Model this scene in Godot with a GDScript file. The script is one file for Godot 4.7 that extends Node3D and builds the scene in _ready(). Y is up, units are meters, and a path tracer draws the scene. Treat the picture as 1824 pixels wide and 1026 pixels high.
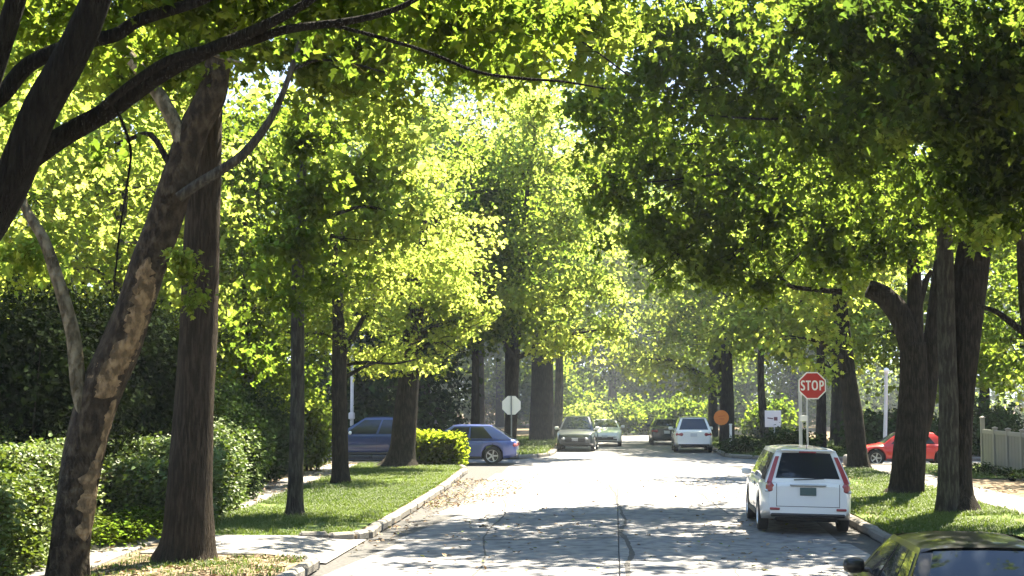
extends Node3D

# ---------------------------------------------------------------- geometry collector
class Shape:
	var v := PackedVector3Array()
	var n := PackedVector3Array()
	var c := PackedColorArray()
	var i := PackedInt32Array()
	var tint := Color(1, 1, 1)

	func put(p: Vector3, nn: Vector3) -> int:
		v.append(p)
		n.append(nn)
		c.append(tint)
		return v.size() - 1

	func tri(a: Vector3, b: Vector3, d: Vector3, out := Vector3.ZERO) -> void:
		var nn := (d - a).cross(b - a).normalized()
		if out != Vector3.ZERO and nn.dot(out) < 0.0:
			var t := b
			b = d
			d = t
			nn = -nn
		var k := put(a, nn)
		put(b, nn)
		put(d, nn)
		i.append_array([k, k + 1, k + 2])

	func quad(a: Vector3, b: Vector3, d: Vector3, e: Vector3, out := Vector3.ZERO) -> void:
		var nn := (d - a).cross(b - a).normalized()
		if nn == Vector3.ZERO:
			nn = (e - a).cross(d - a).normalized()
		var turn := out != Vector3.ZERO and nn.dot(out) < 0.0
		if turn:
			nn = -nn
		var k := put(a, nn)
		put(b, nn)
		put(d, nn)
		put(e, nn)
		i.append_array([k, k + 2, k + 1, k, k + 3, k + 2] if turn else [k, k + 1, k + 2, k, k + 2, k + 3])

	# a smooth grid of points; rows all of one length
	func grid(rows: Array, close := false, hint := Vector3.ZERO) -> void:
		var w: int = rows[0].size()
		var h := rows.size()
		var base := v.size()
		var mid := Vector3.ZERO
		for r in rows:
			for p: Vector3 in r:
				put(p, Vector3.ZERO)
				mid += p
		mid /= float(w * h)
		var idx := PackedInt32Array()
		var wn := w if close else w - 1
		for a in h - 1:
			for b in wn:
				var b2 := (b + 1) % w
				var p00 := base + a * w + b
				var p01 := base + a * w + b2
				var p10 := p00 + w
				var p11 := p01 + w
				idx.append_array([p00, p01, p11, p00, p11, p10])
		var sgn := 0.0
		var ns := PackedVector3Array()
		for t in range(0, idx.size(), 3):
			var pa := v[idx[t]]
			var pb := v[idx[t + 1]]
			var pc := v[idx[t + 2]]
			var nn := (pc - pa).cross(pb - pa)
			ns.append(nn)
			sgn += nn.dot(hint if hint != Vector3.ZERO else (pa + pb + pc) / 3.0 - mid)
		for t in range(0, idx.size(), 3):
			var nn := ns[t / 3]
			if sgn < 0.0:
				var s := idx[t + 1]
				idx[t + 1] = idx[t + 2]
				idx[t + 2] = s
				nn = -nn
			n[idx[t]] += nn
			n[idx[t + 1]] += nn
			n[idx[t + 2]] += nn
		for k in range(base, v.size()):
			n[k] = n[k].normalized() if n[k].length() > 1e-12 else Vector3.UP
		i.append_array(idx)

	func box(at: Vector3, size: Vector3, bevel := 0.01, b := Basis.IDENTITY) -> void:
		var h := size * 0.5
		var e := minf(bevel, minf(h.x, minf(h.y, h.z)) * 0.9)
		var f := func(s: Vector3, axis: int) -> Vector3:
			var p := Vector3(s.x * (h.x - e), s.y * (h.y - e), s.z * (h.z - e))
			p[axis] = s[axis] * h[axis]
			return at + b * p
		for axis in 3:
			var u := (axis + 1) % 3
			var w := (axis + 2) % 3
			for s in [-1.0, 1.0]:
				var q := []
				for k in [[-1.0, -1.0], [1.0, -1.0], [1.0, 1.0], [-1.0, 1.0]]:
					var sg := Vector3.ZERO
					sg[axis] = s
					sg[u] = k[0]
					sg[w] = k[1]
					q.append(f.call(sg, axis))
				var o := Vector3.ZERO
				o[axis] = s
				quad(q[0], q[1], q[2], q[3], b * o)
			# edges between the faces axis and u, running along w
			for s in [-1.0, 1.0]:
				for t in [-1.0, 1.0]:
					var lo := Vector3.ZERO
					lo[axis] = s
					lo[u] = t
					lo[w] = -1.0
					var hi := lo
					hi[w] = 1.0
					var o := lo
					o[w] = 0.0
					quad(f.call(lo, axis), f.call(hi, axis), f.call(hi, u), f.call(lo, u), b * o)
		for x in [-1.0, 1.0]:
			for y in [-1.0, 1.0]:
				for z in [-1.0, 1.0]:
					var s := Vector3(x, y, z)
					tri(f.call(s, 0), f.call(s, 1), f.call(s, 2), b * s)

	# a turned shape: profile of (radius, height along axis y of b)
	func lathe(profile: Array, seg: int, at := Vector3.ZERO, b := Basis.IDENTITY) -> void:
		var rows := []
		for p in profile:
			var r := PackedVector3Array()
			for k in seg:
				var a := TAU * k / seg
				r.append(at + b * Vector3(cos(a) * p[0], p[1], sin(a) * p[0]))
			rows.append(r)
		grid(rows, true)

	# a convex flat plate standing in the plane x,y of b, between z0 and z1
	func plate(poly: PackedVector2Array, z0: float, z1: float, at := Vector3.ZERO, b := Basis.IDENTITY) -> void:
		var m := poly.size()
		for s in [[z0, -1.0], [z1, 1.0]]:
			for k in range(1, m - 1):
				tri(at + b * Vector3(poly[0].x, poly[0].y, s[0]), at + b * Vector3(poly[k].x, poly[k].y, s[0]), at + b * Vector3(poly[k + 1].x, poly[k + 1].y, s[0]), b * Vector3(0, 0, s[1] * signf(z1 - z0)))
		var mid := Vector2.ZERO
		for p in poly:
			mid += p / m
		for k in m:
			var p := poly[k]
			var q := poly[(k + 1) % m]
			var o := (p + q) * 0.5 - mid
			quad(at + b * Vector3(p.x, p.y, z0), at + b * Vector3(q.x, q.y, z0), at + b * Vector3(q.x, q.y, z1), at + b * Vector3(p.x, p.y, z1), b * Vector3(o.x, o.y, 0))

	func tube(pts: PackedVector3Array, rad: PackedFloat32Array, seg := 8, lump := 0.0, flare := 0.0, noise: FastNoiseLite = null) -> void:
		var rows := []
		var count := pts.size()
		var side := Vector3.RIGHT
		var along := 0.0
		for k in count:
			var t := (pts[mini(k + 1, count - 1)] - pts[maxi(k - 1, 0)]).normalized()
			if k == 0 and absf(t.dot(side)) > 0.9:
				side = Vector3.FORWARD
			side = (side - t * side.dot(t)).normalized()
			var up := t.cross(side)
			if k > 0:
				along += pts[k].distance_to(pts[k - 1])
			var r := PackedVector3Array()
			for j in seg:
				var a := TAU * j / seg
				var d := side * cos(a) + up * sin(a)
				var q := rad[k]
				if lump > 0.0 and noise:
					q *= 1.0 + lump * noise.get_noise_3d(cos(a) * 60.0 + pts[0].x * 31.0, along * 22.0, sin(a) * 60.0) + lump * 0.7 * noise.get_noise_3d(cos(a) * 190.0, along * 45.0 + 300.0, sin(a) * 190.0)
				if flare > 0.0:
					q *= 1.0 + flare * exp(-along * 3.2) * (0.55 * sin(a * 5.0 + pts[0].z) + 0.45 * sin(a * 3.0 + 2.0 + pts[0].x))
				r.append(pts[k] + d * q)
			rows.append(r)
		for e in [0, count - 1]:
			var r := PackedVector3Array()
			for j in seg:
				r.append(pts[e].lerp(rows[e if e == 0 else rows.size() - 1][j], 0.02))
			if e == 0:
				rows.push_front(r)
				count += 0
			else:
				rows.append(r)
		grid(rows, true)

	func mesh() -> ArrayMesh:
		var a := []
		a.resize(Mesh.ARRAY_MAX)
		a[Mesh.ARRAY_VERTEX] = v
		a[Mesh.ARRAY_NORMAL] = n
		a[Mesh.ARRAY_COLOR] = c
		a[Mesh.ARRAY_INDEX] = i
		var m := ArrayMesh.new()
		m.add_surface_from_arrays(Mesh.PRIMITIVE_TRIANGLES, a)
		return m


# ---------------------------------------------------------------- common helpers
const LENS := 2600.0            # focal length in pixels of a picture 1824 x 1026
const EYE := Vector3(0, 2.8, 0)
const PITCH := 0.07255
const YAW := 0.07008
var view := Basis.IDENTITY
var rng := RandomNumberGenerator.new()
var lumps := FastNoiseLite.new()
var gaps := FastNoiseLite.new()
var used := {}
var M := {}
var leaf := {}

func spot(px: float, py: float, depth: float) -> Vector3:
	var d := view * Vector3((px - 912.0) / LENS, (513.0 - py) / LENS, -1.0)
	return EYE + d * (depth / -d.z)

func foot(px: float, py: float, y := 0.0) -> Vector3:
	var d := view * Vector3((px - 912.0) / LENS, (513.0 - py) / LENS, -1.0)
	return EYE + d * ((y - EYE.y) / d.y)

func lin(r: float, g: float, b: float) -> Color:
	return Color(r, g, b).linear_to_srgb()

func numbered(called: String) -> String:
	var k: int = used.get(called, 0)
	used[called] = k + 1
	return called if k == 0 else "%s_%03d" % [called, k]

func tag(o: Node, label: String, category: String, group := "") -> void:
	o.set_meta("label", label)
	o.set_meta("category", category)
	if group:
		o.set_meta("group", group)

func thing(called: String, label: String, category: String, at := Vector3.ZERO, group := "") -> Node3D:
	var o := Node3D.new()
	o.name = numbered(called)
	add_child(o, true)
	o.position = at
	tag(o, label, category, group)
	return o

func setting(called: String, at := Vector3.ZERO) -> Node3D:
	var o := Node3D.new()
	o.name = numbered(called)
	add_child(o, true)
	o.position = at
	o.set_meta("kind", "structure")
	return o

func obj(called: String, s: Shape, m: Material, parent: Node) -> MeshInstance3D:
	return mesh_obj(called, s.mesh(), m, parent)

func mesh_obj(called: String, me: Mesh, m: Material, parent: Node) -> MeshInstance3D:
	var o := MeshInstance3D.new()
	o.name = numbered(called) if parent == self else called
	o.mesh = me
	o.material_override = m
	parent.add_child(o, true)
	return o

func noise_tex(freq: float, stops: Array, size := 512, octaves := 4, kind := FastNoiseLite.TYPE_SIMPLEX_SMOOTH, sd := 1) -> NoiseTexture2D:
	var t := NoiseTexture2D.new()
	var f := FastNoiseLite.new()
	f.noise_type = kind
	f.frequency = freq
	f.fractal_octaves = octaves
	f.seed = sd
	t.width = size
	t.height = size
	t.seamless = true
	t.noise = f
	if stops.size():
		var g := Gradient.new()
		var at := PackedFloat32Array()
		var cols := PackedColorArray()
		for s in stops:
			at.append(s[0])
			cols.append(s[1])
		g.offsets = at
		g.colors = cols
		t.color_ramp = g
	return t

func plain(c: Color, rough := 0.6, metal := 0.0) -> StandardMaterial3D:
	var m := StandardMaterial3D.new()
	m.albedo_color = c
	m.roughness = rough
	m.metallic = metal
	return m

func ground_mat(freq: float, stops: Array, scale: float, bump := 0.0, rough := 0.95, sd := 1) -> StandardMaterial3D:
	var m := StandardMaterial3D.new()
	m.albedo_texture = noise_tex(freq, stops, 1024, 6, FastNoiseLite.TYPE_SIMPLEX_SMOOTH, sd)
	m.uv1_triplanar = true
	m.uv1_world_triplanar = true
	m.uv1_scale = Vector3.ONE * scale
	m.roughness = rough
	m.metallic_specular = 0.3
	if bump > 0.0:
		m.heightmap_enabled = true
		m.heightmap_texture = noise_tex(freq * 2.5, [], 512, 5, FastNoiseLite.TYPE_SIMPLEX_SMOOTH, sd + 7)
		m.heightmap_scale = bump
	return m

func bark(dark: Color, light: Color, moss: Color, scale: Vector3, sd: int) -> StandardMaterial3D:
	var m := StandardMaterial3D.new()
	m.albedo_texture = noise_tex(0.012, [[0.0, dark], [0.42, dark], [0.55, dark.lerp(light, 0.6)], [0.7, light], [1.0, moss]], 512, 5, FastNoiseLite.TYPE_SIMPLEX, sd)
	m.uv1_triplanar = true
	m.uv1_scale = scale
	m.roughness = 0.95
	m.metallic_specular = 0.2
	m.heightmap_enabled = true
	m.heightmap_texture = noise_tex(0.03, [], 512, 4, FastNoiseLite.TYPE_SIMPLEX, sd + 3)
	m.heightmap_scale = 5.0
	return m

func leaf_mat(backlight: Color, rough := 0.5) -> StandardMaterial3D:
	var m := StandardMaterial3D.new()
	m.albedo_color = Color(1, 1, 1)
	m.vertex_color_use_as_albedo = true
	m.roughness = rough
	m.metallic_specular = 0.4
	m.backlight_enabled = true
	m.backlight = backlight
	m.cull_mode = BaseMaterial3D.CULL_DISABLED
	return m

# a spray of leaves: each a folded blade, lobed where it is seen from near
func spray(count: int, radius: float, length: float, lobed: bool, droop: float, sd: int) -> ArrayMesh:
	var r := RandomNumberGenerator.new()
	r.seed = sd
	var s := Shape.new()
	var half := [Vector2(0, 0), Vector2(0.3, 0.08), Vector2(0.42, 0.4), Vector2(0.26, 0.75), Vector2(0, 1)]
	if lobed:
		half = [Vector2(0, 0), Vector2(0.3, 0.0), Vector2(0.52, 0.22), Vector2(0.3, 0.36), Vector2(0.46, 0.66), Vector2(0.18, 0.64), Vector2(0, 1)]
	for k in count:
		var p := Vector3(r.randfn(), r.randfn() * 0.6, r.randfn()).limit_length(2.2) * radius * 0.5
		if k % 4 == 0:  # the twig that bears it
			var from := Vector3(r.randfn(), r.randfn(), r.randfn()) * radius * 0.12
			var w2 := (p - from).cross(Vector3.UP).normalized() * 0.005
			s.tint = Color(0.3, 0.2, 0.25)
			s.quad(from - w2, from + w2, p + w2 * 0.4, p - w2 * 0.4)
			s.quad(from - Vector3(0, 0.005, 0), from + Vector3(0, 0.005, 0), p + Vector3(0, 0.002, 0), p - Vector3(0, 0.002, 0))
		var out := r.randf() * TAU
		var heading := Vector3(cos(out), 0, sin(out))
		var tip := (heading + Vector3.DOWN * (droop + r.randfn() * 0.45)).normalized()
		var nrm := (Vector3.UP + Vector3(r.randfn(), r.randfn() * 0.3, r.randfn()) * 0.55).normalized()
		var across := tip.cross(nrm).normalized()
		nrm = across.cross(tip).normalized()
		var l := length * r.randf_range(0.5, 1.35)
		var g := r.randf_range(0.7, 1.25)
		s.tint = Color(g * r.randf_range(0.92, 1.1), g, g * r.randf_range(0.8, 1.1))
		for sd2 in [-1.0, 1.0]:
			var q := PackedVector3Array()
			for h: Vector2 in half:
				q.append(p + tip * h.y * l + across * h.x * l * sd2 + nrm * h.x * l * 0.35 - Vector3.UP * h.y * h.y * l * 0.15)
			for j in range(1, q.size() - 1):
				s.tri(q[0], q[j], q[j + 1], nrm)
	return s.mesh()

# a crown: sprays through ellipsoids [centre in the world, radii, number of sprays]
func crown(called: String, parent: Node3D, blobs: Array, me: Mesh, m: Material, light: Color, dark: Color, size: float, gap := -0.25, shell := 0.5) -> MultiMeshInstance3D:
	var where: Array[Transform3D] = []
	var tints: Array[Color] = []
	for b in blobs:
		var lean := rng.randf_range(-0.25, 0.25)
		for k in int(b[2]):
			var u := Vector3(rng.randfn(), rng.randfn(), rng.randfn()).normalized()
			var rad: Vector3 = b[1]
			var q := pow(rng.randf(), shell) * (1.0 + 0.75 * lumps.get_noise_3d(u.x * 110.0 + b[0].x * 9.0, u.y * 110.0, u.z * 110.0 + b[0].z * 9.0)) * (1.0 + 0.1 * rng.randfn())
			var p: Vector3 = b[0] + Vector3(u.x * rad.x, u.y * rad.y, u.z * rad.z) * q
			if gaps.get_noise_3dv(p * 10.0) < gap or p.y < 0.3:
				continue
			var bs := Basis.from_euler(Vector3(rng.randfn() * 0.25, rng.randf() * TAU, rng.randfn() * 0.25)).scaled(Vector3.ONE * size * rng.randf_range(0.75, 1.3))
			where.append(Transform3D(bs, p - parent.position))
			var t := clampf(rng.randf() * 0.8 + lean + 0.1, 0.0, 1.0)
			var cc := dark.lerp(light, t)
			cc.a = 1.0
			tints.append(cc)
	var mm := MultiMesh.new()
	mm.transform_format = MultiMesh.TRANSFORM_3D
	mm.use_colors = true
	mm.mesh = me
	mm.instance_count = where.size()
	for k in where.size():
		mm.set_instance_transform(k, where[k])
		mm.set_instance_color(k, tints[k])
	var o := MultiMeshInstance3D.new()
	o.name = called
	o.multimesh = mm
	o.material_override = m
	parent.add_child(o, true)
	o.set_meta("kind", "stuff")
	return o

func scatter(called: String, parent: Node, me: Mesh, m: Material, list: Array, label := "", category := "") -> MultiMeshInstance3D:
	var mm := MultiMesh.new()
	mm.transform_format = MultiMesh.TRANSFORM_3D
	mm.use_colors = true
	mm.mesh = me
	mm.instance_count = list.size()
	for k in list.size():
		mm.set_instance_transform(k, list[k][0])
		mm.set_instance_color(k, list[k][1])
	var o := MultiMeshInstance3D.new()
	o.name = numbered(called) if parent == self else called
	o.multimesh = mm
	o.material_override = m
	parent.add_child(o, true)
	o.set_meta("kind", "stuff")
	if label:
		tag(o, label, category)
	return o

# [px, py, width in px (, depth)] -> smooth path and radii
func stem(list: Array, depth: float, k := 4) -> Array:
	var p := PackedVector3Array()
	var r := PackedFloat32Array()
	for e in list:
		var d: float = e[3] if e.size() > 3 else depth
		p.append(spot(e[0], e[1], d))
		r.append(e[2] * 0.5 * d / LENS)
	return refine(p, r, k)

func refine(p: PackedVector3Array, r: PackedFloat32Array, k: int) -> Array:
	var q := PackedVector3Array()
	var s := PackedFloat32Array()
	for a in p.size() - 1:
		for t in k:
			var f := float(t) / k
			q.append(p[a].cubic_interpolate(p[a + 1], p[maxi(a - 1, 0)], p[mini(a + 2, p.size() - 1)], f))
			s.append(lerpf(r[a], r[a + 1], f))
	q.append(p[p.size() - 1])
	s.append(r[r.size() - 1])
	return [q, s]

func limb(called: String, parent: Node3D, path: Array, m: Material, seg := 10, lump := 0.12, flare := 0.0) -> MeshInstance3D:
	var s := Shape.new()
	var q := PackedVector3Array()
	for p: Vector3 in path[0]:
		q.append(p - parent.position)
	s.tube(q, path[1], seg, lump, flare, lumps)
	return obj(called, s, m, parent)

# branches that carry the blobs: one limb to each blob with twigs through it
func carry(parent: Node3D, from: PackedVector3Array, thick: float, blobs: Array, m: Material, twigs := 4) -> void:
	for b in blobs:
		var best := from[from.size() - 1]
		for p in from:
			if p.y < b[0].y - 0.4 and p.y > 2.0 and p.distance_to(b[0]) < best.distance_to(b[0]):
				best = p
		var a := best
		var e: Vector3 = b[0]
		var mid := a.lerp(e, 0.5) + Vector3(0, 0.12 * a.distance_to(e), 0) + Vector3(rng.randfn(), rng.randfn(), rng.randfn()) * 0.15
		var path := refine(PackedVector3Array([a, a.lerp(mid, 0.5), mid, mid.lerp(e, 0.6), e]), PackedFloat32Array([thick, thick * 0.85, thick * 0.65, thick * 0.45, thick * 0.22]), 3)
		var s := Shape.new()
		var q := PackedVector3Array()
		for p: Vector3 in path[0]:
			q.append(p - parent.position)
		s.tube(q, path[1], 7, 0.1, 0.0, lumps)
		for t in twigs:
			var k := int(rng.randf_range(0.45, 0.95) * (q.size() - 1))
			var u := Vector3(rng.randfn(), rng.randfn() * 0.5, rng.randfn()).normalized()
			var rad: Vector3 = b[1]
			var z: Vector3 = e - parent.position + Vector3(u.x * rad.x, u.y * rad.y, u.z * rad.z) * 0.85
			var m2 := q[k].lerp(z, 0.5) + Vector3(rng.randfn(), rng.randfn(), rng.randfn()) * 0.15
			var w := refine(PackedVector3Array([q[k], m2, z]), PackedFloat32Array([thick * 0.3, thick * 0.2, thick * 0.05]), 3)
			s.tube(w[0], w[1], 5)
		obj("limb", s, m, parent)

# ---------------------------------------------------------------- cars
func face(c: Array, u0: float, u1: float, v0: float, v1: float, off: float, out: Vector3, nu := 6, nv := 4, bulge := 0.0) -> Array:
	# rows of points on the four-cornered face c = [low u0, low u1, high u1, high u0]
	var nn: Vector3 = (c[1] - c[0]).cross(c[3] - c[0]).normalized()
	if nn.dot(out) < 0.0:
		nn = -nn
	var rows := []
	for b in nv + 1:
		var r := PackedVector3Array()
		for a in nu + 1:
			var u := lerpf(u0, u1, float(a) / nu)
			var w := lerpf(v0, v1, float(b) / nv)
			var lo: Vector3 = c[0].lerp(c[1], u)
			var hi: Vector3 = c[3].lerp(c[2], u)
			r.append(lo.lerp(hi, w) + nn * (off + bulge * (4.0 * u * (1.0 - u) * 0.6 + 4.0 * w * (1.0 - w) * 0.4)))
		rows.append(r)
	return rows

func pane(s: Shape, c: Array, u0: float, u1: float, v0: float, v1: float, thick: float, out: Vector3, bulge := 0.0) -> void:
	var top := face(c, u0, u1, v0, v1, thick, out, 6, 4, bulge)
	var low := face(c, u0, u1, v0, v1, -0.01, out, 6, 4, bulge)
	s.grid(top, false, out)
	for k in 6:
		s.quad(top[0][k], top[0][k + 1], low[0][k + 1], low[0][k])
		s.quad(top[4][k], top[4][k + 1], low[4][k + 1], low[4][k])
	for k in 4:
		s.quad(top[k][0], top[k + 1][0], low[k + 1][0], low[k][0])
		s.quad(top[k][6], top[k + 1][6], low[k + 1][6], low[k][6])

func along_line(pts: Array, z: float) -> float:
	if z <= pts[0][0]:
		return pts[0][1]
	for k in pts.size() - 1:
		if z <= pts[k + 1][0]:
			var f: float = (z - pts[k][0]) / (pts[k + 1][0] - pts[k][0])
			f = f * f * (3.0 - 2.0 * f) * 0.5 + f * 0.5
			return lerpf(pts[k][1], pts[k + 1][1], f)
	return pts[pts.size() - 1][1]

# d: length, width, height, base (wheelbase), front (overhang), wheel (radius), deck [[z from front, height]], belt, cowl, roof_front, roof_rear, tail (z from the front), sill
func car(called: String, label: String, category: String, d: Dictionary, paint: Material, at: Vector3, turn: float, group := "") -> Node3D:
	var t := thing(called, label, category, at, group)
	t.rotation.y = turn
	var L: float = d.length
	var W: float = d.width * 0.5
	var H: float = d.height
	var z0 := -L * 0.5
	var wr: float = d.wheel
	var ax := [z0 + float(d.front), z0 + float(d.front) + float(d.base)]
	var arch := wr + 0.065
	var zs := []
	var z := 0.0
	while z < L:
		zs.append(z0 + z)
		z += 0.06
	zs.append_array([z0 + 0.02, z0 + L - 0.1, z0 + L - 0.04, z0 + L - 0.012, z0 + L])
	for a: float in ax:
		for k in 13:
			zs.append(a + arch * cos(PI * k / 12.0))
		zs.append_array([a - arch - 0.004, a + arch + 0.004])
	zs.sort()
	var rows := []
	for zz: float in zs:
		var e0 := zz - z0
		var e1 := z0 + L - zz
		var w := W * (1.0 - 0.16 * pow(clampf(1.0 - e0 / 0.75, 0, 1), 2.2) - 0.14 * pow(clampf(1.0 - e1 / 0.6, 0, 1), 2.6))
		var top := along_line(d.deck, e0)
		var low: float = d.sill + 0.09 * clampf(1.0 - e0 / 0.5, 0, 1) + 0.12 * clampf(1.0 - e1 / 0.5, 0, 1)
		if e0 < 0.07:
			top -= 0.05 * (1.0 - e0 / 0.07)
			w *= 0.96 + 0.04 * e0 / 0.07
		if e1 < 0.06:
			top -= 0.03 * (1.0 - e1 / 0.06)
			w *= 0.975 + 0.025 * e1 / 0.06
		for a: float in ax:
			if absf(zz - a) <= arch + 0.001:
				low = maxf(low, wr + sqrt(maxf(0.0, arch * arch - (zz - a) * (zz - a))))
		var hh := top - low
		var half := [Vector2(w * 0.965, low), Vector2(w * 0.99, low + 0.2 * hh), Vector2(w, low + 0.5 * hh), Vector2(w * 0.995, low + 0.72 * hh), Vector2(w * 0.97, top - minf(0.09, 0.2 * hh)), Vector2(w * 0.925, top - 0.025), Vector2(w * 0.86, top), Vector2(w * 0.45, top + 0.02), Vector2(0, top + 0.028)]
		var r := PackedVector3Array()
		for h: Vector2 in half:
			r.append(Vector3(h.x, h.y, zz))
		for k in range(half.size() - 2, -1, -1):
			r.append(Vector3(-half[k].x, half[k].y, zz))
		rows.append(r)
	var s := Shape.new()
	s.grid(rows, true)
	for e in [0, rows.size() - 1]:
		var out := Vector3(0, 0, -1.0 if e == 0 else 1.0)
		var r: PackedVector3Array = rows[e]
		var mid := Vector3(0, (r[0].y + r[8].y) * 0.5, r[0].z)
		for k in r.size():
			s.tri(mid, r[k], r[(k + 1) % r.size()], out)
	obj("body", s, paint, t)
	# the glasshouse
	var belt: float = d.belt
	var bw := W * 0.93
	var rw := W * float(d.get("roof_width", 0.7))
	var cz := z0 + float(d.cowl)
	var tz := z0 + float(d.tail)
	var rf := z0 + float(d.roof_front)
	var rr := z0 + float(d.roof_rear)
	var rh := H - 0.06
	var q := [Vector3(-bw, belt, cz), Vector3(bw, belt, cz), Vector3(bw, belt, tz), Vector3(-bw, belt, tz), Vector3(-rw, rh, rf), Vector3(rw, rh, rf), Vector3(rw, rh, rr), Vector3(-rw, rh, rr)]
	var front := [q[0], q[1], q[5], q[4]]
	var back := [q[3], q[2], q[6], q[7]]
	var right := [q[1], q[2], q[6], q[5]]
	var left := [q[0], q[3], q[7], q[4]]
	s = Shape.new()
	s.grid(face(front, 0, 1, 0, 1, 0, Vector3(0, 0.3, -1), 8, 4, 0.05), false, Vector3(0, 0.3, -1))
	s.grid(face(back, 0, 1, 0, 1, 0, Vector3(0, 0.3, 1), 8, 4, 0.04), false, Vector3(0, 0.3, 1))
	s.grid(face(right, 0, 1, 0, 1, 0, Vector3.RIGHT, 8, 4, 0.03), false, Vector3.RIGHT)
	s.grid(face(left, 0, 1, 0, 1, 0, Vector3.LEFT, 8, 4, 0.03), false, Vector3.LEFT)
	obj("pillars", s, paint, t)
	s = Shape.new()
	var roof := []
	for a in 15:
		var f := a / 14.0
		var r := PackedVector3Array()
		for b in 13:
			var g := b / 6.0 - 1.0
			var crown_y := 0.07 * (1.0 - pow(absf(g), 3.0)) * (1.0 - pow(absf(f * 2.0 - 1.0), 4.0) * 0.55)
			r.append(Vector3(g * (rw + 0.015), rh - 0.012 + crown_y - 0.02 * pow(absf(g), 8.0), lerpf(rf - 0.03, rr + 0.05, f)))
		roof.append(r)
	s.grid(roof, false, Vector3.UP)
	obj("roof", s, d.get("roof_paint", paint), t)
	s = Shape.new()
	pane(s, front, 0.06, 0.94, 0.08, 0.95, 0.008, Vector3(0, 0.3, -1), 0.05)
	obj("windshield", s, M.glass, t)
	s = Shape.new()
	var bwv: Array = d.get("back_glass", [0.1, 0.9, 0.08, 0.92])
	pane(s, back, bwv[0], bwv[1], bwv[2], bwv[3], 0.008, Vector3(0, 0.3, 1), 0.04)
	obj("rear_window", s, M.glass, t)
	for sd in [right, left]:
		var out := Vector3.RIGHT if sd == right else Vector3.LEFT
		for k in d.get("side_glass", [[0.07, 0.44], [0.47, 0.76], [0.78, 0.95]]):
			s = Shape.new()
			pane(s, sd, k[0], k[1], 0.06, 0.88, 0.008, out, 0.03)
			obj("side_window", s, M.glass, t)
	# underside and wheels
	s = Shape.new()
	s.box(Vector3(0, wr + 0.06, 0), Vector3(W * 1.35, wr * 0.95, L - 0.5), 0.03)
	obj("underbody", s, M.black, t)
	for a: float in ax:
		for x in [-1.0, 1.0]:
			var wb := Basis(Vector3(0, 1, 0), Vector3(x, 0, 0), Vector3(0, 0, 1))
			var c := Vector3(x * (W - 0.2), wr, a)
			s = Shape.new()
			s.lathe([[wr * 0.62, 0.0], [wr * 0.95, 0.0], [wr, 0.03], [wr, 0.17], [wr * 0.96, 0.2], [wr * 0.72, 0.21], [wr * 0.66, 0.19], [wr * 0.66, 0.05]], 28, c, wb)
			var tyre := obj("wheel", s, M.rubber, t)
			s = Shape.new()
			s.lathe([[wr * 0.67, 0.2], [wr * 0.63, 0.2], [wr * 0.6, 0.14]], 24, c, wb)
			s.lathe([[0.001, 0.175], [wr * 0.16, 0.17], [wr * 0.18, 0.13]], 12, c, wb)
			for k in 5:
				var an := TAU * k / 5.0 + 0.3
				var dir := wb * Vector3(cos(an), 0, sin(an))
				var tang := wb * Vector3(-sin(an), 0, cos(an))
				s.box(c + dir * wr * 0.38 + wb.y * 0.155, Vector3(wr * 0.5, wr * 0.17, 0.035), 0.01, Basis(dir, tang, wb.y))
			obj("rim", s, M.rim, tyre)
			s = Shape.new()
			s.lathe([[0.001, 0.1], [wr * 0.6, 0.1]], 20, c, wb)
			obj("brake_disc", s, M.disc, tyre)
	# mirrors, handles
	for x in [-1.0, 1.0]:
		s = Shape.new()
		s.lathe([[0.001, -0.11], [0.055, -0.1], [0.078, -0.06], [0.084, 0.0], [0.08, 0.06], [0.06, 0.1], [0.001, 0.11]], 14, Vector3(x * (W + 0.08), belt + 0.09, cz + 0.55), Basis(Vector3(0, 0, 0.8), Vector3(1, 0, 0), Vector3(0, 1, 0)))
		s.box(Vector3(x * (W - 0.04), belt + 0.05, cz + 0.55), Vector3(0.1, 0.05, 0.06), 0.015)
		obj("side_mirror", s, d.get("mirror_paint", paint), t)
		for k in [0.36, 0.68]:
			s = Shape.new()
			s.box(Vector3(x * W * 0.995, belt - 0.13, lerpf(cz, tz, k)), Vector3(0.04, 0.03, 0.2), 0.012)
			obj("door_handle", s, paint, t)
		s = Shape.new()
		for k in [0.03, 0.455, 0.77]:
			s.box(Vector3(x * (W * 0.995 - 0.004), (belt + d.sill) * 0.5 + 0.02, lerpf(cz, tz, k)), Vector3(0.012, (belt - d.sill) * 0.78, 0.012), 0.003)
		obj("door_seams", s, M.black, t)
		s = Shape.new()
		s.box(Vector3(x * W * 0.985, d.sill + 0.05, (ax[0] + ax[1]) * 0.5), Vector3(0.05, 0.09, d.base - arch * 2.0 - 0.04), 0.02)
		obj("sill_trim", s, M.trim, t)
	# front end
	var fy: float = d.deck[0][1]
	s = Shape.new()
	s.box(Vector3(0, fy - 0.18, z0 + 0.005), Vector3(W * 1.05, 0.16, 0.05), 0.02)
	obj("grille", s, M.black, t)
	s = Shape.new()
	s.box(Vector3(0, d.sill + 0.16, z0 + 0.03), Vector3(W * 1.5, 0.14, 0.08), 0.03)
	obj("front_bumper_intake", s, M.trim, t)
	for x in [-1.0, 1.0]:
		s = Shape.new()
		s.box(Vector3(x * W * 0.68, fy - 0.1, z0 + 0.1), Vector3(0.36, 0.14, 0.2), 0.05, Basis(Vector3.UP, -x * 0.42))
		obj("headlight", s, M.lamp_glass, t)
	s = Shape.new()
	s.box(Vector3(0, d.sill + 0.32, z0 - 0.01), Vector3(0.31, 0.155, 0.02), 0.006)
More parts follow.
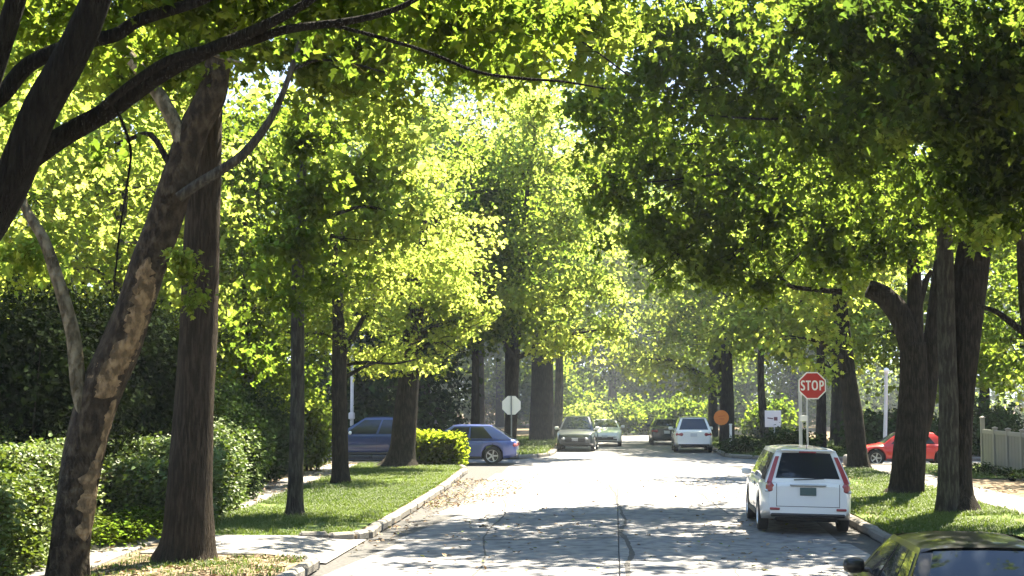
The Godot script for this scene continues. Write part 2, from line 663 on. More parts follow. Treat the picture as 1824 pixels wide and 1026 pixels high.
	obj("number_plate", s, M.plate, t)
	# rear end
	var ry: float = d.deck[d.deck.size() - 1][1]
	var zr := z0 + L
	s = Shape.new()
	s.box(Vector3(0, d.sill + 0.13, zr - 0.045), Vector3(W * 1.66, 0.1, 0.12), 0.04)
	obj("rear_bumper", s, M.trim, t)
	var py: float = d.get("plate_y", ry - 0.16)
	s = Shape.new()
	s.box(Vector3(0, py, zr + 0.012), Vector3(0.32, 0.16, 0.025), 0.006)
	obj("number_plate", s, d.get("plate", M.plate), t)
	if not d.get("tall_lights", false):
		for x in [-1.0, 1.0]:
			s = Shape.new()
			s.box(Vector3(x * W * 0.74, ry - 0.14, zr - 0.06), Vector3(0.36, 0.16, 0.16), 0.05, Basis(Vector3.UP, x * 0.28))
			obj("tail_light", s, M.tail, t)
	else:
		for x in [-1.0, 1.0]:
			s = Shape.new()
			var u0 := 0.02 if x < 0 else 0.922
			pane(s, back, u0, u0 + 0.058, 0.0, 0.78, 0.022, Vector3(0, 0.3, 1), 0.04)
			s.box(Vector3(x * (W - 0.165), belt - 0.1, zr - 0.055), Vector3(0.17, 0.22, 0.15), 0.06, Basis(Vector3.UP, x * 0.3))
			obj("tail_light", s, M.tail, t)
		s = Shape.new()
		s.box(Vector3(0, py + 0.125, zr + 0.02), Vector3(0.72, 0.045, 0.05), 0.015)
		obj("plate_strip", s, M.steel, t)
		s = Shape.new()
		s.box(Vector3(0, rh + 0.005, rr + 0.09), Vector3(rw * 1.75, 0.035, 0.2), 0.015)
		obj("spoiler", s, paint, t)
		s = Shape.new()
		s.box(Vector3(0.02, lerpf(belt, rh, 0.13), lerpf(tz, rr, 0.13) + 0.075), Vector3(0.6, 0.02, 0.02), 0.006, Basis(Vector3.BACK, 0.06))
		obj("rear_wiper", s, M.black, t)
		for x in [-1.0, 1.0]:
			s = Shape.new()
			s.box(Vector3(x * W * 0.72, d.sill + 0.24, zr + 0.02), Vector3(0.2, 0.05, 0.03), 0.012)
			obj("reflector", s, M.tail, t)
	return t

# ---------------------------------------------------------------- pieces of the setting
func ground_sheet(called: String, poly: PackedVector2Array, y: float, thick: float, m: Material, parent: Node) -> MeshInstance3D:
	var s := Shape.new()
	var ids := Geometry2D.triangulate_polygon(poly)
	for k in range(0, ids.size(), 3):
		s.tri(Vector3(poly[ids[k]].x, y, poly[ids[k]].y), Vector3(poly[ids[k + 1]].x, y, poly[ids[k + 1]].y), Vector3(poly[ids[k + 2]].x, y, poly[ids[k + 2]].y), Vector3.UP)
	if thick > 0.0:
		for k in poly.size():
			var a := poly[k]
			var b := poly[(k + 1) % poly.size()]
			var o := Vector3(b.y - a.y, 0, a.x - b.x)
			if Geometry2D.is_polygon_clockwise(poly):
				o = -o
			s.quad(Vector3(a.x, y, a.y), Vector3(b.x, y, b.y), Vector3(b.x, y - thick, b.y), Vector3(a.x, y - thick, a.y), o)
	var o2 := obj(called, s, m, parent)
	if parent == self:
		o2.set_meta("kind", "structure")
	return o2

# stones laid end to end along a line on the ground
func kerb(line: Array, piece: float, parent: Node3D) -> void:
	var c := Curve2D.new()
	c.bake_interval = 0.2
	for p in line:
		c.add_point(p)
	var total := c.get_baked_length()
	var k := 0
	var at := 0.0
	while at < total - 0.4:
		var l := minf(piece * rng.randf_range(0.85, 1.15), total - at)
		var a := c.sample_baked(at)
		var b := c.sample_baked(at + l)
		var dir := (b - a).normalized()
		var mid := (a + b) * 0.5
		var s := Shape.new()
		var bs := Basis(Vector3(dir.x, 0, dir.y), Vector3.UP, Vector3(dir.x, 0, dir.y).cross(Vector3.UP))
		bs = bs * Basis.from_euler(Vector3(rng.randfn() * 0.02, rng.randfn() * 0.012, rng.randfn() * 0.012))
		s.box(Vector3(mid.x, 0.07 + rng.randfn() * 0.008, mid.y), Vector3(a.distance_to(b) - 0.02, 0.2, 0.22), 0.045, bs)
		obj("kerb_stone", s, M.kerbs[k % M.kerbs.size()], parent)
		at += l
		k += 1

func walk(called: String, centre: Array, wide: float, piece: float, y: float, parent: Node3D, mats: Array) -> void:
	var c := Curve2D.new()
	for p in centre:
		c.add_point(p)
	var total := c.get_baked_length()
	var n := int(total / piece)
	for k in n:
		var a := c.sample_baked(k * piece)
		var b := c.sample_baked((k + 1) * piece)
		var dir := (b - a).normalized()
		var f := Vector3(dir.x, 0, dir.y)
		var s := Shape.new()
		s.box(Vector3((a.x + b.x) * 0.5, y - 0.04 + rng.randfn() * 0.003, (a.y + b.y) * 0.5), Vector3(a.distance_to(b) - 0.014, 0.08, wide), 0.008, Basis(f, Vector3.UP, f.cross(Vector3.UP)) * Basis.from_euler(Vector3(rng.randfn() * 0.004, 0, rng.randfn() * 0.004)))
		obj(called, s, mats[k % mats.size()], parent)

func tufts(count: int, areas: Array, y: float, light: Color, dark: Color, size := 1.0) -> Array:
	var out := []
	for a in areas:
		var poly: PackedVector2Array = a[0]
		var box := Rect2(poly[0], Vector2.ZERO)
		for p in poly:
			box = box.expand(p)
		for k in int(count * a[1]):
			var p := Vector2(rng.randf_range(box.position.x, box.end.x), rng.randf_range(box.position.y, box.end.y))
			if not Geometry2D.is_point_in_polygon(p, poly):
				continue
			if lumps.get_noise_3d(p.x * 22.0, 80.0, p.y * 22.0) < -0.22 and rng.randf() < 0.85:
				continue
			var t := clampf(0.5 + 0.9 * lumps.get_noise_3d(p.x * 6.0, 0, p.y * 6.0) + rng.randf_range(-0.25, 0.25), 0, 1)
			var cc := dark.lerp(light, t)
			cc.a = 1.0
			out.append([Transform3D(Basis(Vector3.UP, rng.randf() * TAU).scaled(Vector3.ONE * size * rng.randf_range(0.6, 1.3)), Vector3(p.x, y, p.y)), cc])
	return out

func tuft_mesh(blades: int, radius: float, height: float, sd: int) -> ArrayMesh:
	var r := RandomNumberGenerator.new()
	r.seed = sd
	var s := Shape.new()
	for k in blades:
		var a := r.randf() * TAU
		var p := Vector3(r.randfn(), 0, r.randfn()) * radius * 0.5
		var lean := Vector3(cos(a), 0, sin(a))
		var wd := Vector3(-sin(a), 0, cos(a)) * 0.006
		var h := height * r.randf_range(0.5, 1.2)
		var q := p + lean * h * 0.25 + Vector3.UP * h * 0.7
		var e := p + lean * h * 0.7 + Vector3.UP * h
		s.tint = Color.WHITE * r.randf_range(0.8, 1.2)
		s.quad(p - wd, p + wd, q + wd * 0.8, q - wd * 0.8)
		s.tri(q - wd * 0.8, q + wd * 0.8, e)
	return s.mesh()

func litter(count: int, poly: PackedVector2Array, y: float) -> Array:
	var out := []
	var box := Rect2(poly[0], Vector2.ZERO)
	for p in poly:
		box = box.expand(p)
	var k := 0
	while k < count:
		k += 1
		var p := Vector2(rng.randf_range(box.position.x, box.end.x), rng.randf_range(box.position.y, box.end.y))
		if not Geometry2D.is_point_in_polygon(p, poly) or lumps.get_noise_3d(p.x * 14.0, 50, p.y * 14.0) < rng.randf_range(-0.5, 0.3):
			continue
		var t := rng.randf()
		var cc := Color(0.13, 0.085, 0.05).lerp(Color(0.32, 0.24, 0.15), t)
		if rng.randf() < 0.12:
			cc = Color(0.2, 0.24, 0.05)
		out.append([Transform3D(Basis.from_euler(Vector3(rng.randfn() * 0.25, rng.randf() * TAU, rng.randfn() * 0.25)).scaled(Vector3.ONE * rng.randf_range(0.6, 1.25)), Vector3(p.x, y + rng.randf() * 0.02, p.y)), cc])
	return out

# ---------------------------------------------------------------- trees and shrubs
# a tree behind the street: straight tapering trunk, limbs and a crown of several masses
func wood(called: String, label: String, x: float, d: float, h: float, r: float, tr: float, pal: Array, count: int, group := "", low := 0.28, bk := "bark_dark", lean := 0.0, me := "far", gap := -0.2) -> Node3D:
	var t := thing(called, label, "tree", Vector3(x, 0.05, -d), group)
	var p := PackedVector3Array()
	var q := PackedFloat32Array()
	var w := Vector2(rng.randfn(), rng.randfn()) * 0.12
	for k in 7:
		var f := k / 6.0
		p.append(Vector3(x + w.x * sin(f * 5.0) + lean * f * h, f * h * 0.82 + 0.02, -d + w.y * sin(f * 4.0)))
		q.append(tr * (1.5 if k == 0 else 1.0) * lerpf(1.0, 0.25, f))
	p.insert(1, p[0].lerp(p[1], 0.14))
	q.insert(1, tr * 1.08)
	var path := refine(p, q, 3)
	limb("trunk", t, path, M[bk], 12, 0.1, 0.15)
	var blobs := []
	var n := 7
	if me == "far":
		count = int(count * 0.5)
	for k in n:
		var f := (k + 0.5) / n
		var a := k * 2.4 + rng.randf() * 0.8
		var y := lerpf(low * h + r * 0.3, h - r * 0.35, f)
		var wide := r * (0.55 + 0.25 * sin(f * PI)) * rng.randf_range(0.85, 1.15)
		var reach := r * 0.55 * sin(clampf(f * 0.9 + 0.1, 0, 1) * PI) * rng.randf_range(0.7, 1.2)
		blobs.append([Vector3(x + lean * h * f + cos(a) * reach, y, -d + sin(a) * reach), Vector3(wide, wide * 0.72, wide), count / n])
	carry(t, path[0], tr * 0.45, blobs, M[bk], 3)
	crown("crown", t, blobs, leaf[me], M[pal[2]], pal[0], pal[1], 1.0, gap)
	return t

# a clipped or loose shrub: stems inside, leaves through its volume
func shrub(called: String, label: String, at: Vector3, blobs: Array, pal: Array, me: String, size := 1.0, group := "", shell := 0.3, category := "shrub") -> Node3D:
	var t := thing(called, label, category, at, group)
	var s := Shape.new()
	for b in blobs:
		for k in 7:
			var u := Vector3(rng.randfn(), 0, rng.randfn()) * 0.4
			var e: Vector3 = b[0] - at + Vector3(u.x * b[1].x, b[1].y * rng.randf_range(0.1, 0.7), u.z * b[1].z)
			var a := Vector3(e.x * 0.75, 0, e.z * 0.75)
			s.tube(PackedVector3Array([a, a.lerp(e, 0.5) + Vector3(rng.randfn(), 0, rng.randfn()) * 0.06, e]), PackedFloat32Array([0.03, 0.022, 0.008]), 5)
	obj("stems", s, M.bark_dark, t).set_meta("kind", "stuff")
	crown("foliage", t, blobs, leaf[me], M[pal[2]], pal[0], pal[1], size, -0.9, shell)
	return t

# a clipped hedge: boxes [centre, half size, turn, sprays] with rounded tops, leaves thickest on the outside
func hedge(called: String, label: String, at: Vector3, boxes: Array, pal: Array, me: String, size: float) -> Node3D:
	var t := thing(called, label, "hedge", at)
	var s := Shape.new()
	var list := []
	for b in boxes:
		var h: Vector3 = b[1]
		var bs := Basis(Vector3.UP, b[2])
		for k in 16:
			var a: Vector3 = b[0] - at + bs * Vector3(rng.randf_range(-0.9, 0.9) * h.x, -h.y, rng.randf_range(-0.6, 0.6) * h.z)
			var e := a + Vector3(rng.randfn() * 0.12, h.y * rng.randf_range(1.2, 1.8), rng.randfn() * 0.12)
			s.tube(PackedVector3Array([a, a.lerp(e, 0.5) + Vector3(rng.randfn(), 0, rng.randfn()) * 0.05, e]), PackedFloat32Array([0.03, 0.024, 0.01]), 5)
		for k in int(b[3]):
			var u := Vector3(rng.randf_range(-1, 1), rng.randf_range(-1, 1), rng.randf_range(-1, 1))
			var axis := rng.randi() % 3
			u[axis] = signf(u[axis]) * pow(rng.randf(), 0.25)
			if u.y < -0.9 and axis == 1:
				continue
			var lp := Vector3(u.x * h.x, u.y * h.y, u.z * h.z)
			# round the upper edges
			if u.y > 0.5:
				lp.x *= 1.0 - 0.22 * pow((u.y - 0.5) / 0.5, 2.0)
				lp.z *= 1.0 - 0.22 * pow((u.y - 0.5) / 0.5, 2.0)
			lp *= 1.0 + 0.12 * lumps.get_noise_3d(lp.x * 25.0 + b[0].x, lp.y * 25.0, lp.z * 25.0)
			var p: Vector3 = b[0] - at + bs * lp
			var cc := (pal[1] as Color).lerp(pal[0], clampf(rng.randf() * 0.8 + 0.25 * lumps.get_noise_3d(p.x * 30.0, p.y * 30.0, p.z * 30.0) + 0.1, 0, 1))
			cc.a = 1.0
			list.append([Transform3D(Basis.from_euler(Vector3(rng.randfn() * 0.4, rng.randf() * TAU, rng.randfn() * 0.4)).scaled(Vector3.ONE * size * rng.randf_range(0.7, 1.3)), p), cc])
	obj("stems", s, M.bark_dark, t).set_meta("kind", "stuff")
	scatter("foliage", t, leaf[me], M[pal[2]], list)
	return t

func blob(px: float, py: float, d: float, rx: float, ry: float, rz: float, n: int) -> Array:
	return [spot(px, py, d), Vector3(rx, ry, rz), n]

# ---------------------------------------------------------------- the scene
func _ready() -> void:
	rng.seed = 20240611
	lumps.seed = 5
	lumps.frequency = 0.01
	lumps.fractal_octaves = 3
	gaps.seed = 11
	gaps.frequency = 0.045
	gaps.fractal_octaves = 2
	view = Basis(Vector3.UP, YAW) * Basis(Vector3.RIGHT, PITCH)
	var cam := Camera3D.new()
	cam.name = "camera"
	cam.fov = 22.33
	cam.near = 0.5
	cam.far = 900.0
	cam.transform = Transform3D(view, EYE)
	cam.current = true
	add_child(cam)
	var env := Environment.new()
	env.background_mode = Environment.BG_SKY
	var sky := Sky.new()
	var sm := ProceduralSkyMaterial.new()
	sm.sky_top_color = Color(0.50, 0.64, 0.86)
	sm.sky_horizon_color = Color(0.86, 0.90, 0.94)
	sm.sky_curve = 0.18
	sm.ground_horizon_color = Color(0.55, 0.58, 0.52)
	sm.ground_bottom_color = Color(0.2, 0.22, 0.17)
	sm.sky_energy_multiplier = 0.6
	sky.sky_material = sm
	env.sky = sky
	env.tonemap_mode = Environment.TONE_MAPPER_LINEAR
	env.tonemap_exposure = 9.0
	env.sdfgi_enabled = true
	env.ssao_enabled = true
	env.ssil_enabled = true
	env.fog_enabled = true
	env.fog_density = 0.0002
	env.fog_light_color = Color(0.9, 0.95, 1.0)
	env.volumetric_fog_enabled = true
	env.volumetric_fog_density = 0.0
	var we := WorldEnvironment.new()
	we.name = "environment"
	we.environment = env
	add_child(we)
	var sun := DirectionalLight3D.new()
	sun.name = "sun"
	sun.light_energy = 1.6
	sun.light_color = Color(1.0, 0.95, 0.85)
	sun.light_angular_distance = 0.5
	sun.shadow_enabled = true
	var az := deg_to_rad(28.0)
	var el := deg_to_rad(58.0)
	var to_sun := Vector3(sin(az) * cos(el), sin(el), -cos(az) * cos(el))
	sun.look_at_from_position(Vector3.ZERO, -to_sun, Vector3.UP)
	add_child(sun)

	materials()
	build_ground()
	build_near_left()
	build_right()
	build_far()
	build_behind()
	build_cars()
	build_signs()
	build_small()

func materials() -> void:
	M.black = plain(lin(0.012, 0.012, 0.013), 0.7)
	M.rubber = plain(lin(0.02, 0.02, 0.021), 0.85)
	M.rim = plain(lin(0.55, 0.56, 0.58), 0.3, 0.85)
	M.disc = plain(lin(0.05, 0.05, 0.05), 0.5, 0.5)
	M.trim = plain(lin(0.03, 0.03, 0.032), 0.6)
	M.steel = plain(lin(0.45, 0.46, 0.47), 0.35, 0.9)
	M.glass = plain(lin(0.012, 0.016, 0.022), 0.04)
	M.glass.metallic_specular = 0.5
	M.lamp_glass = plain(lin(0.6, 0.63, 0.66), 0.1, 0.3)
	M.lamp_glass.clearcoat_enabled = true
	M.tail = plain(lin(0.26, 0.015, 0.02), 0.2)
	M.tail.clearcoat_enabled = true
	M.plate = plain(lin(0.5, 0.52, 0.55), 0.5)
	M.plate_dark = plain(lin(0.05, 0.09, 0.09), 0.4)
	M.galvanised = plain(lin(0.42, 0.44, 0.46), 0.45, 0.5)
	for e in [["white", lin(0.72, 0.73, 0.72), 0.0], ["silver", lin(0.5, 0.52, 0.55), 0.25], ["blue", lin(0.012, 0.032, 0.13), 0.15], ["slate", lin(0.055, 0.085, 0.27), 0.2], ["grey", lin(0.022, 0.032, 0.04), 0.1], ["red", lin(0.55, 0.02, 0.03), 0.1], ["black_paint", lin(0.008, 0.009, 0.01), 0.1]]:
		var m := plain(e[1], 0.32, e[2])
		m.clearcoat_enabled = true
		m.clearcoat = 1.0
		m.clearcoat_roughness = 0.04
		M[e[0]] = m
	M.black_paint.clearcoat = 0.4
	M.black_paint.metallic_specular = 0.3
	M.bark_dark = bark(lin(0.0158, 0.0137, 0.0115), lin(0.0360, 0.0310, 0.0245), lin(0.0468, 0.0432, 0.0324), Vector3(2.2, 0.3, 2.2), 3)
	M.bark_black = bark(lin(0.0072, 0.0065, 0.0058), lin(0.0158, 0.0144, 0.0122), lin(0.0252, 0.0230, 0.0187), Vector3(2.2, 0.3, 2.2), 4)
	M.bark_brown = bark(lin(0.0216, 0.0173, 0.0130), lin(0.0468, 0.0374, 0.0274), lin(0.0648, 0.0540, 0.0396), Vector3(2.4, 0.26, 2.4), 21)
	M.bark_mottled = bark(lin(0.0216, 0.0173, 0.0130), lin(0.0612, 0.0490, 0.0331), lin(0.1008, 0.0864, 0.0612), Vector3(1.0, 0.45, 1.0), 25)
	M.bark_grey = bark(lin(0.0324, 0.0302, 0.0252), lin(0.0720, 0.0684, 0.0562), lin(0.1008, 0.0972, 0.0756), Vector3(1.8, 0.3, 1.8), 9)
	M.bark_pale = bark(lin(0.06, 0.052, 0.034), lin(0.18, 0.16, 0.11), lin(0.25, 0.225, 0.15), Vector3(0.8, 0.4, 0.8), 14)
	M.peel = bark(lin(0.09, 0.068, 0.042), lin(0.25, 0.18, 0.105), lin(0.30, 0.235, 0.14), Vector3(1.1, 0.6, 1.1), 17)
	M.leaf_bright = leaf_mat(Color(1.6, 1.6, 1.2), 0.42)
	M.leaf_mid = leaf_mat(Color(1.35, 1.35, 0.95), 0.45)
	M.leaf_hedge = leaf_mat(Color(0.8, 0.8, 0.5), 0.5)
	M.leaf_dark = leaf_mat(Color(0.5, 0.5, 0.25), 0.75)
	M.grass = leaf_mat(Color(0.9, 0.9, 0.5), 0.6)
	M.litter = leaf_mat(Color(0.3, 0.25, 0.15), 0.8)
	M.leaf_dark.metallic_specular = 0.06
	leaf.near = spray(26, 0.45, 0.14, true, 0.55, 1)
	leaf.mid = spray(30, 0.6, 0.17, true, 0.5, 2)
	leaf.far = spray(42, 1.0, 0.27, false, 0.5, 3)
	leaf.hedge = spray(22, 0.16, 0.06, false, -0.2, 4)
	leaf.needle = spray(60, 0.4, 0.1, false, 0.9, 5)
	# palettes: light, dark, material
	M.p_bright = [Color(0.35, 0.41, 0.15), Color(0.21, 0.29, 0.09), "leaf_bright"]
	M.p_lime = [Color(0.26, 0.33, 0.095), Color(0.12, 0.185, 0.045), "leaf_bright"]
	M.p_mid = [Color(0.16, 0.22, 0.05), Color(0.07, 0.12, 0.028), "leaf_mid"]
	M.p_olive = [Color(0.15, 0.215, 0.055), Color(0.08, 0.13, 0.03), "leaf_mid"]
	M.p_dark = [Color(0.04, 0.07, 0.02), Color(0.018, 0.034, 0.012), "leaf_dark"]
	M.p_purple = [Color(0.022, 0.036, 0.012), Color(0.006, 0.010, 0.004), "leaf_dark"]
	M.p_far = [Color(0.2, 0.27, 0.05), Color(0.09, 0.14, 0.035), "leaf_bright"]
	M.slabs = []
	for k in 4:
		var g := 0.15 + 0.012 * k
		M.slabs.append(ground_mat(0.012, [[0.0, lin(g * 0.45, g * 0.46, g * 0.5)], [0.33, lin(g * 0.78, g * 0.78, g * 0.82)], [0.5, lin(g, g, g * 1.04)], [0.65, lin(g * 1.08, g * 1.07, g * 1.08)], [1.0, lin(g * 1.4, g * 1.36, g * 1.28)]], 0.17 + 0.02 * k, 0.4, 0.9, 30 + k))
	M.walks = []
	for k in 3:
		var g := 0.145 + 0.025 * k
		M.walks.append(ground_mat(0.015, [[0.0, lin(g * 0.7, g * 0.68, g * 0.64)], [0.5, lin(g, g * 0.97, g * 0.92)], [1.0, lin(g * 1.25, g * 1.2, g * 1.12)]], 0.4, 0.3, 0.92, 50 + k))
	M.kerbs = []
	for k in 3:
		var g := 0.13 + 0.03 * k
		M.kerbs.append(ground_mat(0.03, [[0.0, lin(g * 0.5, g * 0.47, g * 0.42)], [0.5, lin(g, g * 0.96, g * 0.88)], [1.0, lin(g * 1.3, g * 1.25, g * 1.15)]], 0.8, 0.8, 0.95, 60 + k))
	M.tar = ground_mat(0.02, [[0.0, lin(0.04, 0.04, 0.042)], [1.0, lin(0.09, 0.088, 0.085)]], 0.5, 0.3, 0.95, 70)
	M.asphalt = ground_mat(0.012, [[0.0, lin(0.10, 0.10, 0.105)], [0.5, lin(0.145, 0.145, 0.15)], [1.0, lin(0.2, 0.195, 0.19)]], 0.21, 0.4, 0.92, 75)
	M.soil = ground_mat(0.01, [[0.0, lin(0.06, 0.045, 0.03)], [0.5, lin(0.12, 0.092, 0.06)], [0.75, lin(0.2, 0.16, 0.11)], [1.0, lin(0.10, 0.11, 0.045)]], 0.3, 2.0, 1.0, 80)
	M.turf = ground_mat(0.014, [[0.0, lin(0.09, 0.07, 0.045)], [0.3, lin(0.06, 0.065, 0.022)], [0.5, lin(0.055, 0.095, 0.02)], [1.0, lin(0.12, 0.15, 0.04)]], 0.35, 2.0, 1.0, 90)
	M.vinyl = plain(lin(0.25, 0.235, 0.2), 0.6)
	M.vinyl_panel = plain(lin(0.19, 0.175, 0.15), 0.65)

func build_ground() -> void:
	ground_sheet("ground", PackedVector2Array([Vector2(-320, 60), Vector2(320, 60), Vector2(320, -420), Vector2(-320, -420)]), -0.06, 0.0, M.soil, self)
	var road := setting("road")
	ground_sheet("road_bed", PackedVector2Array([Vector2(-12, 30), Vector2(12, 30), Vector2(12, -66), Vector2(-12, -66)]), -0.02, 0.0, M.tar, road)
	var z := -4.2
	var k := 0
	while z > -57.0:
		var far := maxf(z - 6.0, -57.6)
		for s in [-1.0, 1.0]:
			var sh := Shape.new()
			sh.box(Vector3(s * 2.607 + 0.06, -0.05 + rng.randfn() * 0.002, (z + far) * 0.5), Vector3(5.2, 0.1, z - far - 0.03), 0.012, Basis.from_euler(Vector3(rng.randfn() * 0.0006, 0, -s * 0.012)))
			obj("road_slab", sh, M.slabs[(k * 3 + (1 if s > 0 else 0)) % 4], road)
		z = far
		k += 1
	# meandering seams where cracks have been sealed
	for e in [[0.1, -19, 0.25, -31, 0.05], [0.2, -31, -0.1, -45, 0.035], [-4.2, -28.1, 0.1, -28.6, 0.03], [0.1, -23.5, 4.6, -24.4, 0.025], [-2.2, -22, -2.9, -40, 0.02], [2.6, -34.5, 2.1, -52, 0.025], [-4.4, -38.0, 4.5, -38.6, 0.025], [-4.6, -47, 4.6, -46.2, 0.03], [1.5, -14, 1.9, -24, 0.02]]:
		var sh := Shape.new()
		var r := []
		var a := Vector2(e[0], e[1])
		var b := Vector2(e[2], e[3])
		var side := (b - a).normalized().orthogonal()
		for j in 61:
			var f := j / 60.0
			var q := a.lerp(b, f) + side * (0.22 * lumps.get_noise_3d(f * 160.0, e[0] * 50.0, e[1] * 9.0) + 0.05 * lumps.get_noise_3d(f * 900.0, e[1] * 50.0, 3.0))
			var row := PackedVector3Array()
			for s in [-1.0, 0.0, 1.0]:
				var z2: Vector2 = q + side * s * float(e[4]) * (0.7 + 0.9 * absf(lumps.get_noise_3d(f * 700.0, 9.0, e[1] * 20.0)))
				row.append(Vector3(z2.x, (2.607 - absf(z2.x - 0.06)) * 0.012 + 0.006 + (0.003 if s == 0.0 else 0.0), z2.y))
			r.append(row)
		sh.grid(r, false, Vector3.UP)
		obj("tar_seam", sh, M.tar, road)
	var cross := ground_sheet("cross_street", PackedVector2Array([Vector2(-90, -57.61), Vector2(90, -57.61), Vector2(90, -62.8), Vector2(-90, -62.8)]), 0.0, 0.0, M.asphalt, self)
	cross.name = "cross_street"
	ground_sheet("far_road", PackedVector2Array([Vector2(-4.2, -62.82), Vector2(6.4, -62.82), Vector2(5.0, -66), Vector2(5.0, -92), Vector2(4.4, -104), Vector2(-3.4, -104), Vector2(-3.1, -92), Vector2(-3.0, -66)]), 0.0, 0.0, M.asphalt, self)
	# the four blocks, a kerb's height above the road
	var left := [Vector2(-4.95, 20), Vector2(-4.95, -24.1), Vector2(-6.0, -24.42), Vector2(-6.0, -27.56), Vector2(-4.95, -28.0), Vector2(-4.98, -34), Vector2(-5.1, -42), Vector2(-5.35, -49), Vector2(-5.5, -53), Vector2(-6.0, -55.3), Vector2(-7.4, -56.5), Vector2(-90, -56.6), Vector2(-90, 20)]
	ground_sheet("left_ground", PackedVector2Array(left), 0.1, 0.2, M.soil, self)
	var right := [Vector2(5.2, 20), Vector2(5.2, -50), Vector2(5.5, -53.2), Vector2(6.6, -55.6), Vector2(8.5, -56.5), Vector2(90, -56.6), Vector2(90, 20)]
	ground_sheet("right_ground", PackedVector2Array(right), 0.1, 0.2, M.soil, self)
	ground_sheet("far_left_ground", PackedVector2Array([Vector2(-90, -62.9), Vector2(-6.5, -62.9), Vector2(-4.4, -63.4), Vector2(-3.2, -65.2), Vector2(-3.0, -68), Vector2(-3.1, -92), Vector2(-3.4, -104), Vector2(-5, -200), Vector2(-90, -200)]), 0.1, 0.2, M.soil, self)
	ground_sheet("far_right_ground", PackedVector2Array([Vector2(90, -62.9), Vector2(8.5, -62.9), Vector2(6.2, -63.4), Vector2(5.2, -65.0), Vector2(5.0, -68), Vector2(5.0, -92), Vector2(4.4, -104), Vector2(5, -200), Vector2(90, -200)]), 0.1, 0.2, M.soil, self)
	ground_sheet("end_ground", PackedVector2Array([Vector2(-5, -103.9), Vector2(5, -103.9), Vector2(6, -200), Vector2(-6, -200)]), 0.095, 0.2, M.turf, self)
	var kl := setting("left_kerb")
	kerb([Vector2(-4.84, -8), Vector2(-4.84, -23.4), Vector2(-5.05, -24.15)], 1.2, kl)
	kerb([Vector2(-5.98, -27.56), Vector2(-5.4, -27.72), Vector2(-5.05, -27.98), Vector2(-4.87, -28.5)], 0.5, kl)
	kerb([Vector2(-4.86, -28.55), Vector2(-4.88, -34), Vector2(-5.0, -42), Vector2(-5.25, -49), Vector2(-5.4, -53), Vector2(-5.92, -55.35), Vector2(-7.4, -56.6), Vector2(-30, -56.7)], 1.35, kl)
	var kr := setting("right_kerb")
	kerb([Vector2(5.1, -8), Vector2(5.1, -50), Vector2(5.42, -53.2), Vector2(6.55, -55.7), Vector2(8.5, -56.6), Vector2(30, -56.7)], 1.5, kr)
	var kf := setting("far_kerb")
	kerb([Vector2(-30, -62.8), Vector2(-6.5, -62.8), Vector2(-4.3, -63.4), Vector2(-3.1, -65.2), Vector2(-2.9, -68), Vector2(-3.0, -92)], 1.5, kf)
	kerb([Vector2(30, -62.8), Vector2(8.5, -62.8), Vector2(6.1, -63.4), Vector2(5.1, -65.0), Vector2(4.9, -68), Vector2(4.9, -92)], 1.5, kf)
	var lw := setting("left_sidewalk")
	walk("paving_slab", [Vector2(-8.2, -12), Vector2(-8.6, -21.5), Vector2(-9.05, -28), Vector2(-9.4, -36), Vector2(-10.1, -50), Vector2(-10.4, -56.4)], 1.15, 1.5, 0.135, lw, M.walks)
	var rw := setting("right_sidewalk")
	walk("paving_slab", [Vector2(9.75, -14), Vector2(9.75, -56.4)], 1.4, 1.5, 0.135, rw, M.walks)
	walk("paving_slab", [Vector2(5.3, -54.4), Vector2(9.0, -54.4)], 1.2, 1.2, 0.13, rw, M.walks)
	var dr := setting("driveway_apron")
	for q in [[-8.05, -7.05], [-7.03, -5.98]]:
		var s := Shape.new()
		s.box(Vector3((q[0] + q[1]) * 0.5, 0.07, -26.0), Vector3(q[1] - q[0] - 0.015, 0.12, 3.1), 0.01)
		obj("concrete_slab", s, M.walks[2], dr)
	var s2 := Shape.new()
	var rows := []
	for a in 5:
		var f := a / 4.0
		var r := PackedVector3Array()
		for b in 7:
			var g := b / 6.0
			r.append(Vector3(lerpf(-5.97, -4.78, f), lerpf(0.129, 0.008, f * f * (3 - 2 * f)), lerpf(-24.45 + f * 0.3, -27.5 - f * 0.6, g)))
		rows.append(r)
	s2.grid(rows, false, Vector3.UP)
	obj("apron_slope", s2, M.walks[1], dr)
	# lawns
	var la := PackedVector2Array([Vector2(-8.05, -27.62), Vector2(-6.2, -27.62), Vector2(-5.45, -27.95), Vector2(-5.06, -28.7), Vector2(-5.1, -34), Vector2(-5.2, -42), Vector2(-5.45, -49), Vector2(-5.6, -53), Vector2(-6.1, -55.2), Vector2(-7.5, -56.35), Vector2(-9.7, -56.35), Vector2(-9.45, -50), Vector2(-8.75, -36), Vector2(-8.4, -28.2)])
	ground_sheet("left_lawn", la, 0.125, 0.05, M.turf, self)
	var lb := PackedVector2Array([Vector2(-11.1, -51), Vector2(-11.05, -56.35), Vector2(-24, -56.4), Vector2(-24, -52)])
	ground_sheet("corner_lawn", lb, 0.125, 0.05, M.turf, self)
	var ra := PackedVector2Array([Vector2(5.32, -10), Vector2(5.32, -50), Vector2(5.6, -53), Vector2(5.9, -53.7), Vector2(9.0, -53.7), Vector2(9.0, -10)])
	ground_sheet("right_lawn", ra, 0.125, 0.05, M.turf, self)
	var rb := PackedVector2Array([Vector2(10.5, -48), Vector2(10.5, -56.3), Vector2(40, -56.3), Vector2(40, -56.2), Vector2(14, -48)])
	ground_sheet("right_corner_lawn", rb, 0.125, 0.05, M.turf, self)
